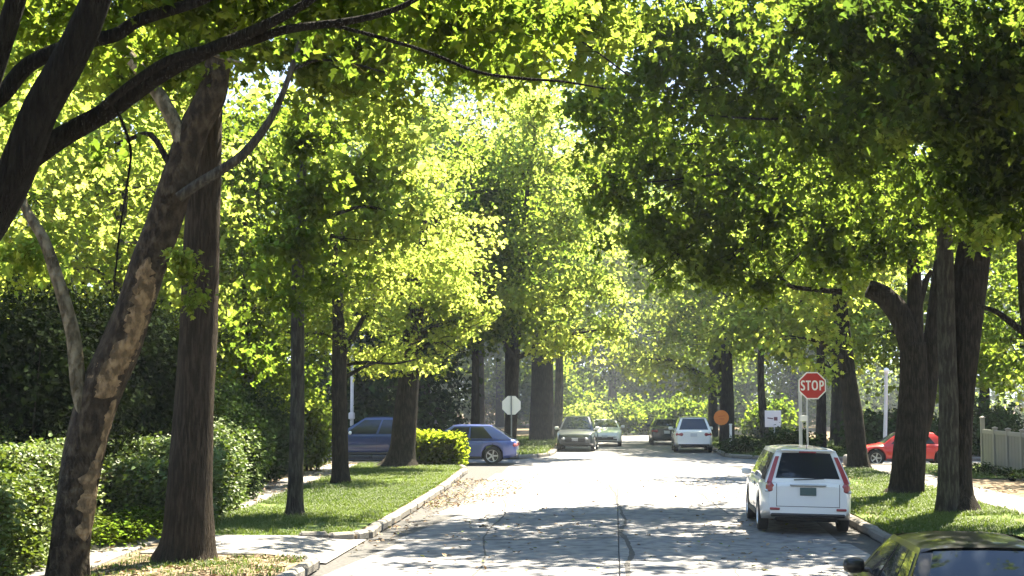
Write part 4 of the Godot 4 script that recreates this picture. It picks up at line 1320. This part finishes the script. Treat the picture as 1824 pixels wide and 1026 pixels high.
	shrub("low_shrub", "low dark shrub right of the stop sign posts across the street", m, [[m + Vector3(0, 0.5, 0), Vector3(1.1, 0.55, 0.7), 200]], M.p_dark, "hedge", 1.8, "", 0.25)
	# ground cover along the fence
	for e in [[12.4, -38, "leafy ground cover at the fence foot, nearest the camera"], [12.45, -42.5, "dark ground cover along the middle of the fence foot"], [12.45, -47, "ground cover plants at the far end of the fence beside the sidewalk"], [12.4, -51, "ground cover at the foot of the tall fence post"]]:
		var p := Vector3(e[0], 0.1, e[1])
		shrub("ground_cover", e[2], p, [[p + Vector3(0, 0.1, 0), Vector3(0.5, 0.17, 2.2), 300]], M.p_dark, "hedge", 1.2, "", 0.5, "ground cover")
	# the fence
	t = thing("vinyl_fence", "pale grey privacy fence with capped posts behind the right sidewalk", "fence", Vector3(13.1, 0.08, -45))
	var z := -33.0
	while z > -54.2:
		var s := Shape.new()
		var tall := z < -53.0
		var hgt := 1.86 if tall else 1.53
		s.box(Vector3(0, hgt * 0.5, z + 45), Vector3(0.14, hgt, 0.14), 0.012)
		var o := obj("post", s, M.vinyl, t)
		s = Shape.new()
		s.box(Vector3(0, hgt + 0.02, z + 45), Vector3(0.18, 0.04, 0.18), 0.012)
		s.lathe([[0.1, hgt + 0.04], [0.001, hgt + 0.075]], 4, Vector3(0, 0, z + 45), Basis(Vector3.UP, PI / 4))
		obj("post_cap", s, M.vinyl, o)
		if z > -53.0:
			for y in [0.14, 1.4]:
				s = Shape.new()
				s.box(Vector3(0, y, z + 45 - 0.85), Vector3(0.09, 0.15, 1.56), 0.012)
				obj("rail", s, M.vinyl, t)
			for k in 8:
				s = Shape.new()
				s.box(Vector3(0.005 * (k % 2), 0.77, z + 45 - 0.07 - 0.098 - k * 0.195), Vector3(0.035, 1.12, 0.188), 0.008)
				obj("picket", s, M.vinyl_panel, t)
		z -= 1.7
	# near trees out of sight above the road, right of the camera
	wood("street_tree", "street tree right of the camera whose leaves hang into the top corner", 8.0, 19.5, 13.5, 4.6, 0.3, M.p_olive, 620, "", 0.55, "bark_dark", 0.0, "near", -0.2)

func build_far() -> void:
	# beyond the crossing, left side
	var t := thing("oak_tree", "very broad dark trunk beside the far road on the left", "tree", Vector3(-4.15, 0.1, -83))
	var p := PackedVector3Array([Vector3(-4.15, 0, -83), Vector3(-4.15, 0.5, -83), Vector3(-4.1, 3, -83), Vector3(-4.0, 7, -83.2), Vector3(-3.8, 12, -83.5)])
	var a := refine(p, PackedFloat32Array([0.85, 0.7, 0.64, 0.55, 0.3]), 3)
	limb("trunk", t, a, M.bark_dark, 16, 0.1, 0.2)
	var b2 := [[Vector3(-5.0, 10, -82), Vector3(4.0, 2.8, 3.5), 69], [Vector3(-2.0, 13, -81), Vector3(4.0, 3.0, 3.5), 69], [Vector3(-7.0, 14.5, -83), Vector3(4.5, 3.5, 4), 80], [Vector3(-3.5, 19, -83), Vector3(5, 3.5, 4), 80], [Vector3(-1.6, 8.0, -80), Vector3(2.4, 1.4, 2.0), 25]]
	carry(t, a[0], 0.2, b2, M.bark_dark, 4)
	crown("crown", t, b2, leaf.far, M.leaf_bright, M.p_bright[0], M.p_bright[1], 0.9, -0.08)
	t = thing("maple_tree", "bright yellow-green tree arching over the road from the left just past the crossing", "tree", Vector3(-4.9, 0.1, -68.5))
	p = PackedVector3Array([Vector3(-4.9, 0, -68.5), Vector3(-4.9, 0.4, -68.5), Vector3(-4.8, 2.5, -68.5), Vector3(-4.6, 5.5, -68.4), Vector3(-4.3, 9, -68.2), Vector3(-4.0, 13, -68)])
	a = refine(p, PackedFloat32Array([0.42, 0.31, 0.27, 0.23, 0.17, 0.08]), 3)
	limb("trunk", t, a, M.bark_dark, 14, 0.1, 0.2)
	b2 = [blob(930, 310, 67, 2.4, 1.8, 2.4, 86), blob(1010, 400, 66, 2.3, 1.5, 2.2, 81), blob(890, 440, 66, 2.0, 1.3, 2.0, 66), blob(950, 530, 66.5, 2.1, 1.0, 2.0, 61), blob(1050, 510, 66, 1.9, 1.0, 1.8, 56), blob(1080, 585, 66, 1.2, 0.6, 1.2, 22), blob(1000, 610, 66.5, 1.5, 0.6, 1.4, 30), blob(950, 200, 67, 2.8, 1.8, 2.6, 96), blob(1060, 280, 67, 2.2, 1.6, 2.2, 76), blob(860, 590, 67, 1.3, 0.7, 1.2, 23)]
	carry(t, a[0], 0.12, b2, M.bark_dark, 4)
	crown("crown", t, b2, leaf.mid, M.leaf_bright, M.p_bright[0], M.p_bright[1], 1.05, -0.15)
	wood("street_tree", "grey trunk right beside the very broad one on the far left verge", -3.45, 87, 17, 3.6, 0.3, M.p_lime, 480, "", 0.3, "bark_grey")
	wood("street_tree", "slim dark trunk between the octagonal sign's back and the broad trunk", -5.2, 74, 16, 3.8, 0.22, M.p_lime, 520, "", 0.32)
	wood("street_tree", "dark trunk just left of the octagonal sign's back", -6.5, 68, 15, 3.6, 0.22, M.p_mid, 520, "", 0.3)
	wood("street_tree", "yellow-green tree standing over the far dark car", -4.6, 95, 19, 4.5, 0.3, M.p_bright, 520, "", 0.25, "bark_grey")
	wood("cedar_tree", "dark evergreen behind the blue crossover at the crossing", -9.6, 70, 11, 3.4, 0.25, M.p_dark, 560, "", 0.02)
	wood("cedar_tree", "dark evergreen behind the broad trunk of the left corner", -13.2, 71, 12, 3.6, 0.25, M.p_dark, 560, "", 0.02)
	wood("cedar_tree", "dark evergreen behind the darker blue car", -17.0, 72, 13, 3.6, 0.25, M.p_dark, 560, "", 0.02)
	wood("cedar_tree", "dark evergreen behind the shrubs left of the darker blue car", -21.5, 71, 13, 4.0, 0.25, M.p_dark, 520, "", 0.02)
	wood("cedar_tree", "farthest left of the dark evergreens across the side street", -27.0, 70, 14, 4.2, 0.25, M.p_dark, 480, "", 0.02)
	wood("forest_tree", "tallest pale tree showing high above the middle of the left row", -9.0, 97, 30, 6.5, 0.4, M.p_lime, 900, "", 0.3)
	wood("forest_tree", "tall lit tree rising over the dark evergreens at the crossing", -10.5, 80, 21, 5.0, 0.35, M.p_lime, 620)
	wood("forest_tree", "tall tree behind the slim lawn tree's bright crown", -17.5, 82, 22, 5.4, 0.35, M.p_mid, 560)
	wood("forest_tree", "tall tree in the far left background above the gardens", -27.0, 84, 23, 6.0, 0.35, M.p_lime, 560)
	wood("forest_tree", "broad background tree at the left edge beyond the gardens", -36.0, 80, 22, 6.0, 0.35, M.p_mid, 520)
	wood("forest_tree", "leftmost background tree behind the dark limbs", -31.0, 58, 19, 5.0, 0.35, M.p_lime, 460)
	# beyond the crossing, right side
	t = thing("maple_tree", "bright tree arching over the far road from the right behind the far white SUV", "tree", Vector3(6.3, 0.1, -84))
	p = PackedVector3Array([Vector3(6.3, 0, -84), Vector3(6.3, 0.4, -84), Vector3(6.2, 2.5, -84), Vector3(5.8, 5.5, -83.8), Vector3(5.2, 9, -83.5), Vector3(4.6, 13, -83)])
	a = refine(p, PackedFloat32Array([0.42, 0.3, 0.26, 0.22, 0.16, 0.08]), 3)
	limb("trunk", t, a, M.bark_dark, 14, 0.1, 0.2)
	b2 = [blob(1150, 590, 82, 2.6, 1.2, 2.2, 55), blob(1220, 560, 82, 2.6, 1.5, 2.4, 65), blob(1180, 650, 84, 2.2, 0.9, 1.8, 35), blob(1120, 640, 83, 1.6, 0.9, 1.6, 25), blob(1270, 610, 82, 2.2, 1.2, 2.0, 45), blob(1250, 680, 84, 1.6, 0.7, 1.4, 22), blob(1160, 500, 82, 3.0, 1.8, 2.6, 75), blob(1260, 480, 82, 3.0, 1.8, 2.6, 75), blob(1130, 410, 83, 3.2, 2.2, 2.8, 85)]
	carry(t, a[0], 0.12, b2, M.bark_dark, 4)
	crown("crown", t, b2, leaf.mid, M.leaf_bright, M.p_bright[0], M.p_bright[1], 1.25, -0.15)
	wood("street_tree", "dark trunk behind the orange disc sign", 5.9, 78, 15, 3.8, 0.4, M.p_lime, 322, "", 0.3)
	wood("street_tree", "trunk between the orange disc and the white rectangular sign", 7.4, 72, 14, 3.6, 0.22, M.p_bright, 297, "", 0.28, "bark_grey")
	wood("street_tree", "trunk just behind the stop sign's posts across the side street", 9.4, 68, 14.5, 3.6, 0.25, M.p_bright, 322, "", 0.3)
	wood("street_tree", "trunk right of the stop sign among hazy foliage", 11.2, 74, 15, 4.0, 0.28, M.p_lime, 322, "", 0.26)
	wood("street_tree", "tree behind the leaning slim trunk across the side street", 14.0, 69, 15, 4.0, 0.28, M.p_lime, 347, "", 0.16)
	wood("street_tree", "tree behind the thin white-topped pole", 17.5, 72, 16, 4.2, 0.3, M.p_lime, 347, "", 0.12)
	wood("street_tree", "tree behind the forked trunk beyond the red car", 21.5, 70, 16, 4.4, 0.3, M.p_lime, 347, "", 0.1)
	wood("street_tree", "rightmost tree across the side street beyond the fence", 26.0, 71, 17, 4.6, 0.3, M.p_olive, 322, "", 0.1)
	wood("street_tree", "hazy tree over the far white car", 6.0, 90, 17, 4.2, 0.3, M.p_lime, 285, "", 0.22)
	for e in [[12.5, 84, 20, 5.0, "tall hazy tree behind the stop sign"], [20.0, 86, 22, 5.4, "tall background tree behind the forked trunk"], [28.0, 88, 23, 6.0, "tall background tree behind the double trunk"], [37.0, 84, 22, 6.0, "background tree at the right edge beyond the fence trees"]]:
		wood("forest_tree", e[4], e[0], e[1], e[2], e[3], 0.35, M.p_lime, 347, "", 0.15)
	# closing the view
	var names := ["hazy tree closing the view at the end of the road, leftmost", "hazy tree at the road's end left of its middle", "pale hazy tree at the road's end above the far white cars", "hazy tree straight at the end of the road", "hazy tree at the road's end above the far white SUV", "hazy tree at the road's end right of the white SUV", "hazy tree at the road's end behind the orange disc", "hazy tree at the road's end behind the white rectangular sign"]
	for k in 8:
		wood("forest_tree", names[k], -14.0 + k * 4.6, 112 + (k % 3) * 8, 20 + (k * 5) % 4, 5.2, 0.35, M.p_far if k % 3 else M.p_mid, 900, "", 0.08, "bark_dark", 0.0, "far", -0.3)
	for k in 13:
		var x := -54.0 + k * 9.0
		wood("forest_tree", "distant tree of the hazy wood behind the gardens", x, 140 + (k % 2) * 12, 29 + (k * 7) % 5, 7.5, 0.45, M.p_mid, 760, "distant trees of the hazy wood", 0.05)
	for e in [[-1.9, 98, 1.1, M.p_bright, "bright yellow-green bush at the end of the road"], [0.3, 101, 1.3, M.p_far, "grey-green bush at the middle of the road's end"], [2.6, 103, 1.2, M.p_far, "bush behind the far small car at the road's end"], [-3.6, 100, 1.4, M.p_mid, "bush behind the far white cars"], [4.6, 100, 1.5, M.p_mid, "bush right of the far white SUV"], [9.0, 88, 1.3, M.p_mid, "bush low under the white rectangular sign"], [11.5, 66.5, 1.0, M.p_dark, "dark bush left of the leaning slim trunk"], [13.2, 66, 1.2, M.p_dark, "dark bush behind the red car's bonnet"], [16.6, 66, 1.3, M.p_dark, "dark bush behind the red car's roof"]]:
		var c := Vector3(e[0], 0.1, -e[1])
		shrub("bush", e[4], c, [[c + Vector3(0, e[2] * 0.8, 0), Vector3(e[2], e[2] * 0.85, e[2]), 130]], e[3], "mid", 1.1, "", 0.4)
	var t2 := thing("thicket", "hazy undergrowth closing the view between the distant trunks", "undergrowth", Vector3(0, 0.1, -128))
	var bl := []
	for k in 40:
		var x := -62.0 + k * 3.2 + rng.randfn() * 0.5
		bl.append([Vector3(x, 2.2 + rng.randfn() * 0.6, -118.0 - absf(x) * 0.05 - (k % 3) * 5.0), Vector3(2.6, 3.0 + rng.randfn() * 0.5, 2.2), 110])
	crown("leaves", t2, bl, leaf.far, M.leaf_mid, M.p_far[0], M.p_mid[1], 1.0, -0.5)

# the street goes on behind the camera under the same kind of trees
func build_behind() -> void:
	var first: Node3D
	for e in [[7.6, -6], [-7.9, -2], [8.0, 8], [-8.0, 12], [8.0, 22], [-8.0, 26], [12.0, 38], [-3.0, 42], [20.0, 20], [-19.0, 16]]:
		if first == null:
			first = wood("street_tree", "street tree lining the road behind the camera", e[0], -e[1], 15, 5.6, 0.32, M.p_olive, 900, "street trees behind the camera", 0.3, "bark_dark", 0.0, "far", -0.3)
		else:
			var o: Node3D = first.duplicate()
			o.name = numbered("street_tree")
			add_child(o, true)
			o.position = Vector3(e[0], 0.05, e[1])
			o.rotation.y = rng.randf() * TAU
	# hazy air over the far road
	var fm := FogMaterial.new()
	fm.density = 0.0016
	fm.albedo = Color(0.9, 0.95, 1.0)
	var fog := FogVolume.new()
	fog.name = "haze_bank"
	fog.shape = RenderingServer.FOG_VOLUME_SHAPE_BOX
	fog.size = Vector3(110, 16, 74)
	fog.position = Vector3(0, 7.5, -101)
	fog.material = fm
	add_child(fog, true)
	fog.set_meta("kind", "stuff")
	tag(fog, "pale sunlit haze hanging over the far end of the road", "haze")

func build_cars() -> void:
	var suv := {"length": 4.53, "width": 1.82, "height": 1.72, "base": 2.62, "front": 0.93, "wheel": 0.345, "sill": 0.27, "belt": 1.02, "cowl": 1.05, "roof_front": 1.75, "roof_rear": 4.1, "tail": 4.47, "roof_width": 0.65,
		"deck": [[0.0, 0.74], [0.12, 0.86], [0.6, 0.97], [1.15, 1.03], [2.2, 1.045], [4.3, 1.06], [4.46, 1.04], [4.53, 0.98]], "tall_lights": true, "plate_y": 0.86, "plate": M.plate_dark, "back_glass": [0.11, 0.89, 0.13, 0.9], "mirror_paint": M.white}
	var near := car("parked_suv", "white SUV parked at the right kerb seen from behind, dark rear window, red lights", "car", suv, M.white, Vector3(3.84, 0.0, -31.9), -0.01)
	near.rotation.z = -0.02
	var s := Shape.new()
	s.tube(PackedVector3Array([Vector3(0.02, 1.68, 1.75), Vector3(0.02, 1.86, 1.9)]), PackedFloat32Array([0.008, 0.004]), 6)
	obj("aerial", s, M.black, near)
	for x in [-0.33, 0.33]:
		s = Shape.new()
		s.box(Vector3(x, 1.12, 1.45), Vector3(0.26, 0.2, 0.09), 0.04)
		obj("head_rest", s, M.black, near)
	s = Shape.new()
	s.box(Vector3(0, 1.635, 2.12), Vector3(0.34, 0.03, 0.03), 0.01)
	obj("high_brake_light", s, M.tail, near)
	s = Shape.new()
	for x in [-0.62, 0.62]:
		s.box(Vector3(x, 0.78, 2.262), Vector3(0.012, 0.46, 0.012), 0.003)
	s.box(Vector3(0, 0.56, 2.262), Vector3(1.25, 0.012, 0.012), 0.003)
	obj("tailgate_seam", s, M.trim, near)
	for x in [-0.78, 0.78]:
		s = Shape.new()
		s.box(Vector3(x, 0.86, 2.235), Vector3(0.15, 0.06, 0.05), 0.02)
		obj("reversing_light", s, M.lamp_glass, near)
	suv = suv.duplicate()
	suv.plate = M.plate
	suv.back_glass = [0.08, 0.92, 0.12, 0.92]
	suv.tall_lights = false
	suv.deck = [[0.0, 0.74], [0.12, 0.86], [0.6, 0.97], [1.15, 1.03], [2.2, 1.045], [4.3, 1.06], [4.46, 1.06], [4.53, 1.02]]
	car("parked_suv", "white SUV farther up the road beyond the crossing, seen from behind", "car", suv, M.white, Vector3(3.75, 0.0, -72.5), 0.0)
	suv = suv.duplicate()
	suv.width = 1.86
	car("parked_suv", "dark grey SUV facing the camera on the left beyond the crossing", "car", suv, M.grey, Vector3(-1.85, 0.0, -73.5), PI - 0.04)
	suv = suv.duplicate()
	suv.length = 4.85
	suv.height = 1.86
	suv.belt = 1.1
	suv.cowl = 1.1
	suv.roof_front = 2.2
	suv.roof_width = 0.62
	suv.wheel = 0.385
	suv.base = 2.8
	suv.sill = 0.3
	suv.deck = [[0.0, 0.78], [0.12, 0.92], [0.6, 1.05], [1.15, 1.12], [2.2, 1.145], [4.4, 1.17], [4.72, 1.14], [4.85, 1.06]]
	suv.tail = 4.72
	suv.roof_rear = 3.9
	car("blue_suv", "dark blue SUV on the side street, half hidden behind two trunks", "car", suv, M.blue, Vector3(-10.2, 0.0, -61.3), PI / 2)
	var hatch := {"length": 4.5, "width": 1.78, "height": 1.5, "base": 2.65, "front": 0.9, "wheel": 0.335, "sill": 0.24, "belt": 0.95, "cowl": 1.1, "roof_front": 1.95, "roof_rear": 3.45, "tail": 4.3, "roof_width": 0.66,
		"deck": [[0.0, 0.66], [0.12, 0.76], [0.7, 0.89], [1.2, 0.96], [2.2, 0.97], [4.2, 1.0], [4.4, 0.98], [4.5, 0.92]], "plate_y": 0.66, "side_glass": [[0.1, 0.46], [0.49, 0.78]]}
	hatch.height = 1.6
	hatch.belt = 1.0
	hatch.wheel = 0.36
	car("blue_crossover", "slate blue hatchback on the side street showing its rear wheel beside the clipped shrub", "car", hatch, M.slate, Vector3(-6.15, 0.0, -58.75), PI / 2)
	hatch = hatch.duplicate()
	hatch.height = 1.33
	hatch.length = 4.1
	hatch.base = 2.6
	hatch.front = 0.75
	hatch.belt = 0.83
	hatch.wheel = 0.31
	hatch.sill = 0.2
	hatch.cowl = 1.05
	hatch.roof_front = 1.7
	hatch.roof_rear = 3.0
	hatch.tail = 3.6
	hatch.deck = [[0.0, 0.58], [0.12, 0.68], [0.6, 0.78], [1.1, 0.84], [2.0, 0.85], [3.6, 0.88], [3.9, 0.87], [4.05, 0.8]]
	car("red_car", "red sedan side-on behind the forked and double trunks", "car", hatch, M.red, Vector3(11.45, 0.0, -58.9), PI / 2)
	var sedan := {"length": 4.6, "width": 1.8, "height": 1.44, "base": 2.7, "front": 0.92, "wheel": 0.325, "sill": 0.22, "belt": 0.95, "cowl": 1.25, "roof_front": 2.0, "roof_rear": 3.25, "tail": 3.95, "roof_width": 0.66,
		"deck": [[0.0, 0.62], [0.12, 0.74], [0.7, 0.87], [1.3, 0.95], [2.2, 0.97], [3.9, 1.0], [4.45, 0.99], [4.6, 0.92]], "plate_y": 0.72}
	car("parked_sedan", "white sedan in the distance just right of the dark grey SUV", "car", sedan, M.white, Vector3(-0.55, 0.0, -80.5), PI)
	car("parked_sedan", "small grey-green sedan ahead of the far white SUV", "car", sedan, M.grey, Vector3(2.85, 0.0, -83.0), 0.0)
	sedan = sedan.duplicate()
	sedan.roof_front = 1.95
	sedan.roof_rear = 3.4
	sedan.roof_paint = M.black_paint
	car("black_sedan", "glossy black car in the bottom right corner, cut off by the frame", "car", sedan, M.black_paint, Vector3(3.42, 0.0, -14.9), -0.02)

func lettering(words: String, height: float, m: Material, called: String, at: Vector3, parent: Node3D, squeeze := 1.0) -> void:
	var f := SystemFont.new()
	f.font_names = PackedStringArray(["Droid Sans"])
	f.font_weight = 700
	var tm := TextMesh.new()
	tm.font = f
	tm.text = words
	tm.font_size = 64
	tm.pixel_size = height / 46.0
	tm.depth = 0.008
	var o := mesh_obj(called, tm, m, parent)
	o.position = at
	o.scale = Vector3(squeeze, 1, 1)

func ring(n: int, r: float, turn: float) -> PackedVector2Array:
	var q := PackedVector2Array()
	for k in n:
		q.append(Vector2(cos(TAU * k / n + turn), sin(TAU * k / n + turn)) * r)
	return q

func build_signs() -> void:
	var red := plain(lin(0.4, 0.02, 0.018), 0.55)
	var white := plain(lin(0.75, 0.75, 0.73), 0.4)
	var g := foot(1437, 880, 0.12)
	var t := thing("stop_sign", "red octagonal STOP sign on two thin posts behind the white SUV", "sign", Vector3(g.x, 0.12, -41))
	var c := spot(1447, 687, 41) - t.position
	var s := Shape.new()
	s.plate(ring(8, 0.405, PI / 8), 0.0, 0.012, c)
	var face_plate := obj("border", s, white, t)
	s = Shape.new()
	s.plate(ring(8, 0.37, PI / 8), 0.0, 0.006, c + Vector3(0, 0, 0.011))
	obj("red_face", s, red, face_plate)
	lettering("STOP", 0.27, white, "lettering", c + Vector3(0, 0, 0.022), face_plate, 0.72)
	var pa := spot(1425, 700, 41.1) - t.position
	s = Shape.new()
	s.box(Vector3(pa.x, (c.y + 0.1) * 0.5, -0.06), Vector3(0.09, c.y + 0.1, 0.06), 0.012)
	obj("post", s, M.galvanised, t)
	var pb := spot(1437, 700, 41.1) - t.position
	s = Shape.new()
	s.box(Vector3(pb.x, c.y * 0.5, -0.05), Vector3(0.05, c.y, 0.05), 0.01)
	obj("post", s, M.galvanised, t)
	s = Shape.new()
	var pl := spot(1432, 745, 41) - t.position
	s.box(Vector3(pl.x, pl.y, 0.0), Vector3(0.2, 0.16, 0.012), 0.004)
	obj("small_plate", s, white, t)

	g = spot(911, 722, 64.2)
	t = thing("road_sign", "pale back of an octagonal sign on a post behind the slate blue car", "sign", Vector3(g.x, 0.12, -64.2))
	c = g - t.position
	s = Shape.new()
	s.plate(ring(8, 0.44, PI / 8), -0.006, 0.006, c)
	obj("sign_plate", s, plain(lin(0.8, 0.76, 0.6), 0.5), t)
	s = Shape.new()
	s.box(Vector3(0, (c.y + 0.42) * 0.5, 0.035), Vector3(0.06, c.y + 0.42, 0.05), 0.01)
	obj("post", s, plain(lin(0.2, 0.2, 0.17), 0.6), t)

	g = spot(1285, 744, 71)
	t = thing("warning_sign", "round orange sign on a dark post beside the far white SUV", "sign", Vector3(g.x, 0.12, -71))
	c = g - t.position
	s = Shape.new()
	s.plate(ring(28, 0.36, 0), -0.008, 0.008, c)
	var disc := obj("sign_plate", s, plain(lin(0.62, 0.18, 0.025), 0.4), t)
	s = Shape.new()
	s.box(c + Vector3(0.0, 0.07, 0.012), Vector3(0.34, 0.05, 0.006), 0.002, Basis(Vector3.BACK, 0.1))
	s.box(c + Vector3(0.03, -0.06, 0.012), Vector3(0.22, 0.05, 0.006), 0.002, Basis(Vector3.BACK, -0.08))
	obj("faded_mark", s, plain(lin(0.55, 0.13, 0.02), 0.5), disc)
	s = Shape.new()
	s.box(Vector3(0, c.y * 0.5, -0.04), Vector3(0.06, c.y + 0.3, 0.05), 0.01)
	obj("post", s, M.bark_dark, t)

	g = spot(1377, 746, 66)
	t = thing("parking_sign", "white rectangular sign with a small dark red mark left of the stop sign", "sign", Vector3(g.x, 0.12, -66))
	c = g - t.position
	s = Shape.new()
	s.box(c, Vector3(0.72, 0.74, 0.014), 0.006)
	disc = obj("sign_plate", s, plain(lin(0.66, 0.62, 0.62), 0.4), t)
	s = Shape.new()
	s.box(c + Vector3(0.12, 0.0, 0.01), Vector3(0.16, 0.16, 0.006), 0.002)
	s.box(c + Vector3(-0.12, 0.02, 0.01), Vector3(0.26, 0.05, 0.006), 0.002, Basis(Vector3.BACK, -0.12))
	obj("dark_mark", s, plain(lin(0.12, 0.04, 0.05), 0.5), disc)
	s = Shape.new()
	s.box(Vector3(0.06, c.y * 0.5, -0.035), Vector3(0.06, c.y + 0.3, 0.05), 0.01)
	obj("post", s, M.galvanised, t)

	g = spot(1302, 800, 69.5)
	t = thing("marker_post", "short white marker post on the grass right of the orange disc", "post", Vector3(g.x, 0.12, -69.5))
	s = Shape.new()
	s.box(Vector3(0, 0.62, 0), Vector3(0.11, 1.24, 0.08), 0.015)
	obj("shaft", s, white, t)
	s = Shape.new()
	s.box(Vector3(0, 1.26, 0), Vector3(0.15, 0.05, 0.12), 0.015)
	obj("cap", s, white, t)

	g = spot(1576, 790, 63.5)
	t = thing("lamp_post", "thin pale post with a round white top behind the red car", "street lamp", Vector3(g.x, 0.12, -63.5))
	var top := spot(1579, 664, 63.5) - t.position
	s = Shape.new()
	s.tube(PackedVector3Array([Vector3(0, 0, 0), Vector3(0, 0.3, 0), Vector3(top.x * 0.5, top.y * 0.5, 0), Vector3(top.x, top.y, 0)]), PackedFloat32Array([0.12, 0.09, 0.08, 0.07]), 10)
	obj("shaft", s, plain(lin(0.55, 0.57, 0.55), 0.5), t)
	s = Shape.new()
	s.lathe([[0.001, -0.13], [0.09, -0.1], [0.13, 0.0], [0.1, 0.1], [0.001, 0.14]], 14, top + Vector3(0, 0.08, 0))
	obj("globe", s, plain(lin(0.85, 0.86, 0.84), 0.3), t)

	g = spot(627, 700, 65.5)
	t = thing("utility_post", "thin grey pole rising behind the dark blue SUV", "post", Vector3(g.x, 0.1, -65.5))
	s = Shape.new()
	s.tube(PackedVector3Array([Vector3.ZERO, Vector3(0, 1.9, 0), Vector3(0, 5.0, 0)]), PackedFloat32Array([0.09, 0.08, 0.07]), 10)
	obj("shaft", s, plain(lin(0.5, 0.5, 0.56), 0.5), t)
	s = Shape.new()
	s.box(Vector3(0, 1.72, 0.06), Vector3(0.26, 0.3, 0.2), 0.03)
	obj("meter_box", s, plain(lin(0.55, 0.54, 0.6), 0.5), t)

func build_small() -> void:
	for e in [[1511, 808, 56, 0.2, "rounded pale stone at the foot of the leaning slim trunk"], [1489, 808, 57, 0.11, "small white stone left of the leaning slim trunk"]]:
		var g := spot(e[0], e[1], e[2])
		g.y = 0.12
		var t := thing("stone", e[4], "stone", g)
		var s := Shape.new()
		var rows := []
		for a in 9:
			var r := PackedVector3Array()
			for b in 12:
				var th := PI * a / 8.0
				var ph := TAU * b / 12.0
				var u := Vector3(sin(th) * cos(ph), cos(th), sin(th) * sin(ph))
				r.append(u * Vector3(1, 1.3, 1) * float(e[3]) * (1.0 + 0.4 * lumps.get_noise_3dv(u * 60.0 + g)) + Vector3(0, e[3] * 0.9, 0))
			rows.append(r)
		s.grid(rows, true)
		obj("boulder", s, M.walks[2], t)
	var tw := thing("twig", "dark broken twig lying on the road", "twig", foot(862, 940, 0.01))
	var s2 := Shape.new()
	s2.tube(PackedVector3Array([Vector3(-0.09, 0.02, 0.06), Vector3(0, 0.035, 0.0), Vector3(0.1, 0.02, -0.1)]), PackedFloat32Array([0.015, 0.014, 0.008]), 6)
	s2.tube(PackedVector3Array([Vector3(0, 0.035, 0), Vector3(0.05, 0.06, 0.04)]), PackedFloat32Array([0.01, 0.004]), 5)
	obj("stick", s2, M.bark_dark, tw)
